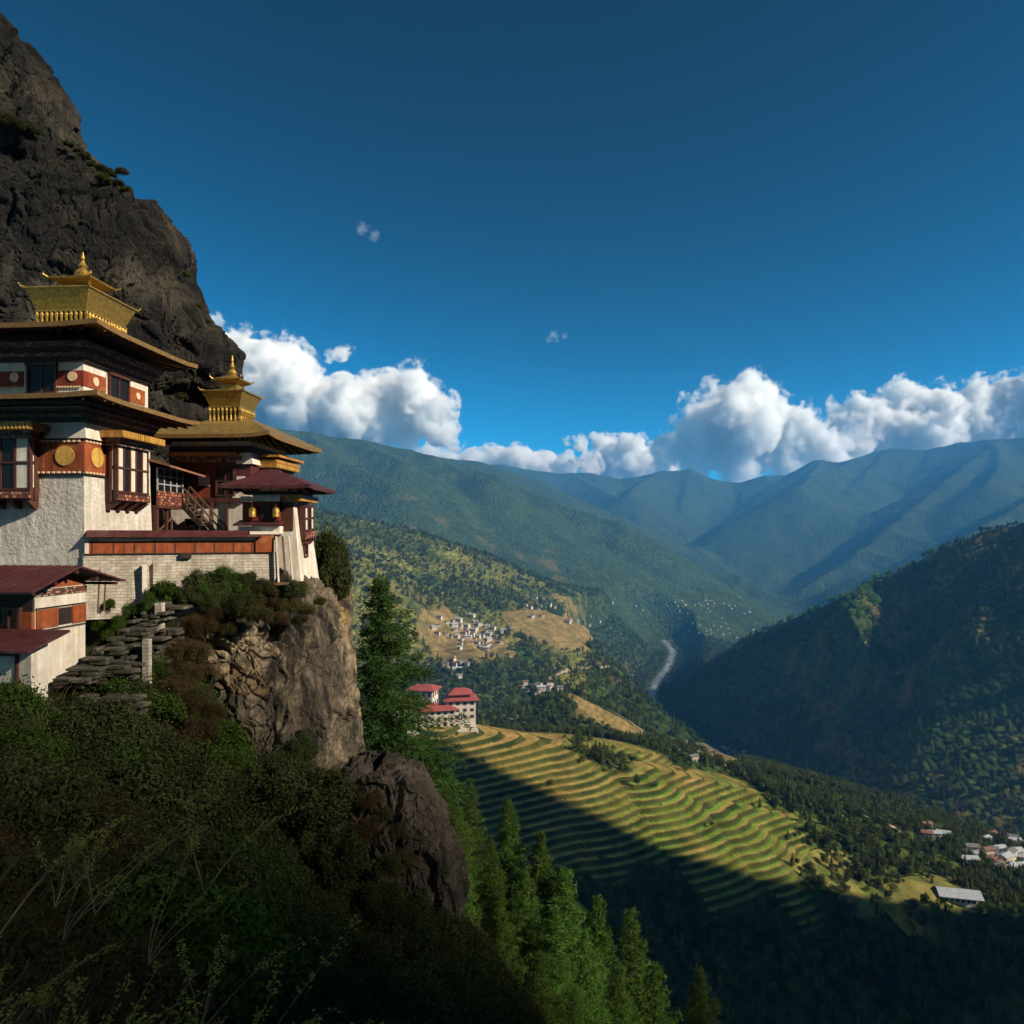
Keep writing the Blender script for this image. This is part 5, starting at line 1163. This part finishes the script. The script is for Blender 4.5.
# dry grass and stalks: nobody could count them
rg = np.random.default_rng(9); n = 9000
Yg = 4+16*rg.random(n)**1.6; pxg = rg.uniform(-60, 300, n)-10*Yg*(rg.random(n)-.5); Xg = (pxg-512)/F*Yg; Zg = near_h(Xg, Yg)+rg.uniform(0, .35, n)
H_ = rg.uniform(.25, .8, n); lean = np.stack([rg.uniform(-.1, .7, n), rg.uniform(-.4, .4, n), np.ones(n)], -1); P = np.stack([Xg, Yg, Zg], -1); w = .006+.0004*Yg
T = unit(lean); B = unit(np.cross(T, np.array((0, 1., 0)))); tip = P+T*H_[:, None]+np.array((.25, 0, -.08))*H_[:, None]**2; mid = P+T*(H_*.55)[:, None]
V = np.stack([P-B*w[:, None], P+B*w[:, None], mid+B*w[:, None]*.7, tip, mid-B*w[:, None]*.7], 1).reshape(-1, 3)
o = link('dry_grass', npmesh('dry_grass', V, np.arange(n*5).reshape(-1, 5)), leafmat('dry stalks', [(0.10, 0.06, 0.035), (0.06, 0.04, 0.025), (0.13, 0.10, 0.05), (0.05, 0.055, 0.02)], .2, 0)); tag(o, kind='stuff')
# ------------------------------------------------------------------ valley trees
def crown_round(seed, n, leaf, H=1.0, R=.42):
    rng = np.random.default_rng(seed); c = unit(rng.normal(size=(9, 3)))*rng.uniform(.2, .6, (9, 1))*np.array((R, R, .42)); c[:, 2] += .60; rad = R*rng.uniform(.42, .72, 9)
    i = rng.choice(9, n); d = unit(rng.normal(size=(n, 3))); P = c[i]+d*(rad[i]*rng.uniform(.7, 1.05, n))[:, None]
    N = unit(d+rng.normal(size=(n, 3))*.45); V, Fc = quads(P, N, unit(rng.normal(size=(n, 3))), leaf*rng.uniform(.7, 1.3, n)*.85, leaf*rng.uniform(.7, 1.3, n)); return npmesh('crown', V, Fc)
def crown_cone(seed, n, leaf, R=.22):
    rng = np.random.default_rng(seed); z = 1-rng.random(n)**.6*.88; a = rng.uniform(0, 6.28, n); r = R*(1.02-z)**.8*rng.uniform(.55, 1.15, n)*(1+.25*np.sin(z*42))
    P = np.stack([np.cos(a)*r, np.sin(a)*r, z], -1); N = unit(np.stack([np.cos(a), np.sin(a), .8+0*a], -1)+rng.normal(size=(n, 3))*.3)
    T = unit(np.stack([np.cos(a), np.sin(a), -.5+0*a], -1)); V, Fc = quads(P, N, T, leaf*.7+0*a, leaf*rng.uniform(.8, 1.4, n)); return npmesh('crown', V, Fc)
def trunk(r=.02, h=.5):
    b = MB().tube([(0, 0, -.15), (.01, 0, h*.5), (0, 0, h)], [r, r*.8, r*.4], 5); me = bpy.data.meshes.new('trunk'); me.from_pydata([tuple(v) for v in b.v], [], b.f); me.materials.append(m_bark); return me
CR = [crown_round(1, 420, .085), crown_round(2, 420, .09, R=.36), crown_round(3, 380, .085, R=.5), crown_cone(4, 420, .075), crown_cone(5, 380, .08, .18)]
for c in CR: c.materials.append(m_tree)
CB = [crown_round(6, 420, .09, R=.45), crown_round(7, 420, .085, R=.40)]
for c in CB: c.materials.append(m_bright)
TK = trunk(); TK2 = trunk(.018, .9)
# candidate spots over the woods
rng = np.random.default_rng(21)
def sample(n, y0, y1, t0=-.30, t1=.74):
    y = np.sqrt(rng.random(n)*(y1*y1-y0*y0)+y0*y0); t = rng.uniform(t0, t1, n); return t*y, y
def keep(x, y, thin=True):
    fu = height(x, y, True); z, tm = fu[0], fu[1]; fi, sc, gr, n1, n2 = coverage(x, y, fu)
    clear = ((tm > .15) & (rng.random(len(x)) > .012)) | (fi > .5)
    d = np.clip(1-.55*gr-.8*sc*(n2 > -.05), 0, 1)*(.45+.55*sstep(-.3, .1, n1+n2))
    d = d*np.where((x < .1*y) & (y > 1500), .55, 1)
    for hx_, hy_, rr in CLEAR: clear |= (x-hx_)**2+(y-hy_)**2 < rr*rr
    px, py = 512+x/y*F, HOR-z/y*F
    rv = river_dist(x, y) < 24
    ok = ~clear & ~rv & (rng.random(len(x)) < d)
    return z, ok, px, py, n1, n2, fu
# built places
DZ = ground_at(440, 722); VILL = []
CLEAR = [(DZ[0], DZ[1], 38), (DZ[0]-30, DZ[1]+20, 45)]
SH = ground_at(958, 900); CLEAR.append((SH[0], SH[1], 22))
def cluster(c, n, sx, sy, seed, dep=6):
    R = random.Random(seed); out = []
    for i in range(n*6):
        if len(out) >= n: break
        px, py = c[0]+R.gauss(0, sx), c[1]+R.gauss(0, sy); g = ground_at(px, py, 600, 9000)
        if g is None: continue
        if all(math.hypot(g[0]-q[0], g[1]-q[1]) > 9+g[1]*.002 for q in out): out.append(g)
    return out
VS = [('the hillside village above the tan fields', cluster((452,626), 12, 12, 5, 1)+cluster((478,636), 34, 11, 6, 2)),
      ('the hamlet just below the hillside village', cluster((487,648), 6, 4, 2, 3)), ('the hamlet above the red roofed monastery', cluster((455,669), 12, 8, 4, 4)),
      ('the hamlet on the brown spur', cluster((537,608), 16, 9, 4, 5)+cluster((585,622), 8, 10, 3, 6)), ('the hamlet behind the terraces', cluster((544,689), 12, 11, 2.5, 7)),
      ('the riverside settlement', cluster((690,748), 8, 8, 5, 8)+cluster((728,752), 8, 14, 4, 9)),
      ('the far valley town', cluster((722,606), 26, 24, 5, 10)+cluster((712,632), 22, 16, 6, 11)+cluster((650,602), 14, 26, 5, 12)),
      ('the town at the right edge', cluster((1000,856), 26, 18, 8, 13)+cluster((935,835), 5, 6, 3, 14))]
for w_, L_ in VS:
    for g in L_: CLEAR.append((g[0], g[1], 9))
x, y = sample(17000, 600, 1330, -.2, .74); z, ok, px, py, n1, n2, fu = keep(x, y)
near = np.nonzero(ok)[0]; near = near[np.argsort(y[near])]
inframe = [i for i in near if -5 < px[i] < 1030 and py[i] < 1030]
RT = random.Random(8); nT = 0; rest = []
# shape a fringe of single trees along the terraces first
edge = [i for i in inframe if fu[3][i] < 260]
pick = set(edge[::max(1, len(edge)//160)][:160])
for i in inframe:
    if i in pick and nT < 160:
        k = RT.choice([0, 1, 2, 2, 3]); h = RT.uniform(6, 15); con = k == 3
        vary([('crown', CR[k], None), ('trunk', TK2 if con else TK, None)], 'tree', (x[i], y[i], z[i]-.5), (h, h, h), RT.uniform(0, 6), 'dark round tree in the wood around the terraces' if not con else 'dark pointed conifer in the wood around the terraces', 'tree', 'trees in the wood around the terraces'); nT += 1
    else: rest.append(i)
def forest(name, pts, meshes, label=None):
    """one object: points with scale, turn and kind; each point carries one crown"""
    P = np.array(pts); me = bpy.data.meshes.new(name); me.vertices.add(len(P)); me.vertices.foreach_set('co', P[:, :3].astype(np.float32).ravel())
    for an, col in (('h', 3), ('turn', 4)):
        at_ = me.attributes.new(an, 'FLOAT', 'POINT'); at_.data.foreach_set('value', P[:, col].astype(np.float32))
    ka = me.attributes.new('k', 'INT', 'POINT'); ka.data.foreach_set('value', P[:, 5].astype(np.int32))
    o = link(name, me); g = bpy.data.node_groups.new('crowns on points', 'GeometryNodeTree')
    g.interface.new_socket('Geometry', in_out='INPUT', socket_type='NodeSocketGeometry'); g.interface.new_socket('Geometry', in_out='OUTPUT', socket_type='NodeSocketGeometry')
    a = g.nodes.new('NodeGroupInput'); zo = g.nodes.new('NodeGroupOutput'); ip = g.nodes.new('GeometryNodeInstanceOnPoints'); gi = g.nodes.new('GeometryNodeGeometryToInstance')
    for m_ in reversed(meshes):
        oi = g.nodes.new('GeometryNodeObjectInfo'); oi.inputs['Object'].default_value = bpy.data.objects.new('crown_source', m_); g.links.new(oi.outputs['Geometry'], gi.inputs[0])
    def attr(nm, ty):
        n_ = g.nodes.new('GeometryNodeInputNamedAttribute'); n_.data_type = ty; n_.inputs[0].default_value = nm; return n_.outputs[0]
    cx_ = g.nodes.new('ShaderNodeCombineXYZ'); g.links.new(attr('turn', 'FLOAT'), cx_.inputs[2])
    g.links.new(a.outputs[0], ip.inputs['Points']); g.links.new(gi.outputs[0], ip.inputs['Instance']); ip.inputs['Pick Instance'].default_value = True
    g.links.new(attr('k', 'INT'), ip.inputs['Instance Index']); g.links.new(attr('h', 'FLOAT'), ip.inputs['Scale']); g.links.new(cx_.outputs[0], ip.inputs['Rotation'])
    g.links.new(ip.outputs[0], zo.inputs[0]); md = o.modifiers.new('crowns', 'NODES'); md.node_group = g; tag(o, kind='stuff'); return o
def rows_(x, y, z, idx, n1, n2, hlo, hhi, pc):
    out = []
    for i in idx:
        con = RT.random() < pc; k = RT.choice([3, 4]) if con else RT.choice([0, 1, 2]); h = RT.uniform(hlo, hhi)*(1.15 if con else 1)*(1+.25*n1[i])
        out.append((x[i], y[i], z[i]-.5, h, RT.uniform(0, 6.28), k))
    return out
A_ = rows_(x, y, z, rest, n1, n2, 5, 16, .35)
x2, y2 = sample(46000, 1330, 3400, -.30, .72); z2, ok2, px2, py2, m1, m2, fu2 = keep(x2, y2)
_, dD = polyfield(x2, y2, RIDGES[6][0], .7, .7, 10, 0, 0*x2, 0*x2); _, dS = polyfield(x2, y2, RIDGES[7][0][:3], .8, .8, 10, 0, 0*x2, 0*x2)
br = (px2 > 785) & (px2 < 940) & (np.minimum(dD*.75, dS) < 45)
A_ += rows_(x2, y2, z2, np.nonzero(ok2 & ~br)[0], m1, m2, 6, 18, .5)
forest('valley_woods', A_, CR)
UK = {'dark': 0, 'green': 1, 'brown': 2, 'olive': 3}
forest('undergrowth', [(X, Y, z_, s_, RT.uniform(0, 6.28), UK[k]) for _, X, Y, z_, s_, k, px_ in UNDER], [BUSH[k][0][0][1] for k in ('dark', 'green', 'brown', 'olive')])
bx = np.nonzero(br & (m1 > -9))[0]; rng.shuffle(bx); bx = bx[:140]; print('bright', br.sum())
for i in bx:
    h = RT.uniform(14, 22); vary([('crown', RT.choice(CB), None), ('trunk', TK, None)], 'tree', (x2[i], y2[i], z2[i]-.5), (h, h, h), RT.uniform(0, 6), 'bright green leafy tree on the sunlit crest of the right ridge', 'tree', 'bright green trees on the right ridge crest')
print('forest', len(A_), 'singles', nT, len(bx))
# ------------------------------------------------------------------ river
def strip(name, pts, w, dz, mat, seed=0):
    P = []; 
    for a, b in zip(pts[:-1], pts[1:]):
        n = max(2, int(np.hypot(*(b[:2]-a[:2]))/14))
        for i in range(n): P.append(a+(b-a)*i/n)
    P.append(pts[-1]); P = np.array(P)
    for _ in range(14): P[1:-1] = (P[:-2]+P[1:-1]*2+P[2:])/4
    t = np.gradient(P, axis=0); t = unit(t); nrm = np.stack([t[:, 1], -t[:, 0]], -1); V = []
    s = np.arange(len(P)); ww = w*(1+.25*noise3(s/9., s*0, 0, seed))*(np.interp(P[:, 1], [1300, 1900, 2500], [.5, .6, 1.0]) if 'river' in name else 1)
    for k in np.linspace(-1, 1, 7): V.append(np.stack([P[:, 0]+nrm[:, 0]*ww*k*.5, P[:, 1]+nrm[:, 1]*ww*k*.5], -1))
    V = np.stack(V, 1); X, Y = V[..., 0], V[..., 1]; Z = height(X, Y)
    if mat is m_water: Z = np.minimum.accumulate(Z.min(axis=1))[:, None]*0+Z.min(axis=1)[:, None]+0*X
    return link(name, npmesh(name, np.stack([X, Y, Z+dz], -1).reshape(-1, 3), gridfaces(len(P), 7), True), mat)
m_water, nt, p = newmat('glacial river'); nt.links.new(ramp(nt, texnoise(nt, .05, 5, .7, stretch=(1, .3, 1)), [(.42, (0.07, 0.12, 0.15)), (.56, (0.22, 0.25, 0.26)), (.62, (0.42, 0.43, 0.42))]), p.inputs['Base Color']); p.inputs['Roughness'].default_value = .35
m_road = M('pale dirt road', (0.36, 0.29, 0.20), (0.27, 0.21, 0.14), .1, 1, 0)
m_gravel = M('river gravel', (0.15, 0.145, 0.135), (0.09, 0.088, 0.08), .06, 1, 0)
tag(strip('river_bank', RIV, 36, 1.2, m_gravel, 1), kind='structure')
tag(strip('river', RIV, 20, 2.6, m_water, 2), kind='structure')
def road(pxs, w, dz=2.0):
    pts = [ground_at(*q) for q in pxs]; pts = np.array([[g[0], g[1]] for g in pts if g is not None]); return tag(strip('road', pts, w, dz, m_road, 3), kind='structure')
road([(548,680),(562,674),(575,670),(590,668),(606,666),(612,668)], 7); road([(560,680),(575,692),(600,706),(630,722),(650,736)], 6)
road([(490,712),(520,722),(545,730)], 5); road([(700,752),(730,765),(770,780),(830,806),(900,832)], 6)
# ------------------------------------------------------------------ houses
def house_mesh(seed, w, d, h, mw, mr):
    R = random.Random(seed); me = bpy.data.meshes.new('house'); b = MB().box(-w/2, w/2, -d/2, d/2, -4, h); k = len(b.f)
    rh = d*.22; o_ = 1.1
    b.add([(-w/2-o_, -d/2-o_, h+.1), (w/2+o_, -d/2-o_, h+.1), (w/2+o_, d/2+o_, h+.1), (-w/2-o_, d/2+o_, h+.1), (-w/2-o_, 0, h+rh+.5), (w/2+o_, 0, h+rh+.5)],
          [(0, 3, 2, 1), (0, 1, 5, 4), (2, 3, 4, 5), (1, 2, 5), (3, 0, 4)]); k2 = len(b.f)
    for s in (-1, 1):
        for fl in range(int(h//3)):
            for i in range(int(w//3)): x0 = -w/2+1+i*3; b.box(x0, x0+1.3, s*d/2-.08, s*d/2+.08, fl*3+.9, fl*3+2.2)
    me.from_pydata(b.v, [], b.f); me.materials.append(mw); me.materials.append(mr); me.materials.append(m_wood2)
    me.polygons.foreach_set('material_index', [0]*k+[1]*(k2-k)+[2]*(len(b.f)-k2)); return me
m_hw = M('white house wall', (0.58, 0.53, 0.47), (0.44, 0.38, 0.31), .08, .9, 0)
m_hr = M('dull house roof', (0.10, 0.095, 0.09), (0.17, 0.165, 0.16), .3, .8, 0)
m_hr2 = M('rust house roof', (0.24, 0.11, 0.08), (0.17, 0.09, 0.07), .3, .8, 0)
HM = [house_mesh(1, 11, 8, 6, m_hw, m_hr), house_mesh(2, 9, 7, 6, m_hw, m_hr2), house_mesh(3, 14, 9, 6, m_hw, m_grey), house_mesh(4, 8, 7, 5, m_hw, m_hr)]
HL = ['dark', 'rust', 'pale tin', 'dark']
RH = random.Random(4); nh = 0
for w_, L_ in VS:
    big = .9 if 'far' not in w_ else .72
    for g in L_:
        k = RH.choice([0, 1, 2, 3, 0]) if 'right edge' not in w_ else RH.choice([2, 2, 1, 0])
        o = bpy.data.objects.new('house', HM[k]); COL.objects.link(o); o.location = (g[0], g[1], g[2]+.4); o.rotation_euler = (0, 0, RH.uniform(-.7, .7)); s = big*RH.uniform(.85, 1.25)*(1.25 if 'right edge' in w_ else 1); o.scale = (s, s, s)
        tag(o, 'small white house with '+HL[k]+' roof in '+w_, 'house', HL[k]+' roofed houses in '+w_); nh += 1
print('houses', nh)
# monastery block above the terraces
def block(name, label, px, Y, zb, w, d, h, rz, nx, fl, tiers, plastermat=None, cat='building'):
    x_ = (px-512)/F*Y; r = empty(name, (x_, Y, zb), rz); tag(r, label, cat)
    MB().box(-w/2, w/2, -d/2, d/2, -14, h).build('wall', plastermat or m_hw, r)
    fh = h/fl; n_ = 0
    for s, ax, W in ((-1, 'f', w), (1, 's', d)):
        k_ = nx if ax == 'f' else max(2, int(nx*d/w))
        for f_ in range(fl):
            for i in range(k_):
                c = -W/2+W*(i+.5)/k_; z0 = f_*fh+fh*.28; z1 = z0+fh*.46; q = W/k_*.24
                m_ = MB().box(c-q, c+q, -d/2-.25, -d/2+.1, z0, z1) if ax == 'f' else MB().box(w/2-.1, w/2+.25, c-q, c+q, z0, z1)
                m_.build('window', m_wood2, r)
    MB().box(-w/2-.3, w/2+.3, -d/2-.3, d/2+.3, h-fh*.22, h-.02).build('frieze', m_red, r)
    zz = h; ww, dd_ = w, d
    for t_ in range(tiers):
        ov = 4.2; rh = 6.0 if t_ == tiers-1 else 2.6; tw, td = (ww*.30, dd_*.05) if t_ == tiers-1 else (ww*.36, dd_*.34)
        MB().add([(-ww/2-ov, -dd_/2-ov, zz), (ww/2+ov, -dd_/2-ov, zz), (ww/2+ov, dd_/2+ov, zz), (-ww/2-ov, dd_/2+ov, zz), (-ww/2-ov, -dd_/2-ov, zz+.5), (ww/2+ov, -dd_/2-ov, zz+.5), (ww/2+ov, dd_/2+ov, zz+.5), (-ww/2-ov, dd_/2+ov, zz+.5),
                  (-tw, -td, zz+rh), (tw, -td, zz+rh), (tw, td, zz+rh), (-tw, td, zz+rh)],
                 [(0, 3, 2, 1), (0, 1, 5, 4), (1, 2, 6, 5), (2, 3, 7, 6), (3, 0, 4, 7), (4, 5, 9, 8), (5, 6, 10, 9), (6, 7, 11, 10), (7, 4, 8, 11), (8, 9, 10, 11)]).build('roof', m_redroof, r)
        if t_ < tiers-1:
            MB().box(-tw*.9, tw*.9, -td*.9, td*.9, zz+rh-.5, zz+rh+3.5).build('roof_storey', m_red, r); zz += rh+3.5; ww, dd_ = tw*1.8, td*1.8
    return r
def gz(px, py, Y): return (HOR-py)/F*Y
block('monastery_block', 'long white monastery block with maroon hip roof and rows of dark windows above the terraces', 434, 885, gz(434, 726, 885), 46, 26, 21, radians(14), 6, 3, 1)
block('monastery_tower', 'white monastery tower with two tiered red roof, rightmost building of the group', 460, 900, gz(460, 717, 900), 34, 30, 23, radians(10), 4, 3, 2)
block('monastery_hall', 'low white hall with red roof behind the long monastery block', 424, 950, gz(424, 706, 950), 30, 24, 22, radians(-12), 4, 2, 1)
block('monastery_hall', 'small reddish roofed hall seen through the branches of the tall conifer', 399, 930, gz(399, 716, 930), 26, 20, 18, radians(12), 4, 2, 1)
g0 = ground_at(455, 724)
tag(MB().box(-46, 36, -19, 40, -16, .0).build('terrace_court', M('pale paved court', (.52, .47, .38), (.42, .37, .29), .2, .9, 0)), kind='structure')
bpy.data.objects['terrace_court'].location = ((446-512)/F*890, 885, gz(446, 727, 885)); bpy.data.objects['terrace_court'].rotation_euler = (0, 0, radians(12))
# farmhouse with the wide tin roof beyond the terraces
r = empty('farm_building', (SH[0], SH[1], SH[2]), radians(-14)); tag(r, 'lone farm building with wide grey tin roof at the lower right', 'farmhouse')
MB().box(-17, 17, -8, 8, -6, 6.5).build('wall', m_hw, r)
for i in range(6): MB().box(-15+i*5.4, -12+i*5.4, -8.3, -7.9, 1.2, 4.2).build('window', m_wood2, r)
MB().box(-17.2, 17.2, -8.4, -7.9, 5.0, 6.4).build('timber_band', m_red, r)
MB().hexa([(-22, -13, 7.0), (22, -13, 7.0), (22, 0, 12), (-22, 0, 12), (-22, -13, 7.5), (22, -13, 7.5), (22, 0, 12.5), (-22, 0, 12.5)]).hexa([(-22, 0.02, 12), (22, 0.02, 12), (22, 13, 7.0), (-22, 13, 7.0), (-22, 0.02, 12.5), (22, 0.02, 12.5), (22, 13, 7.5), (-22, 13, 7.5)]).build('roof', m_grey, r)
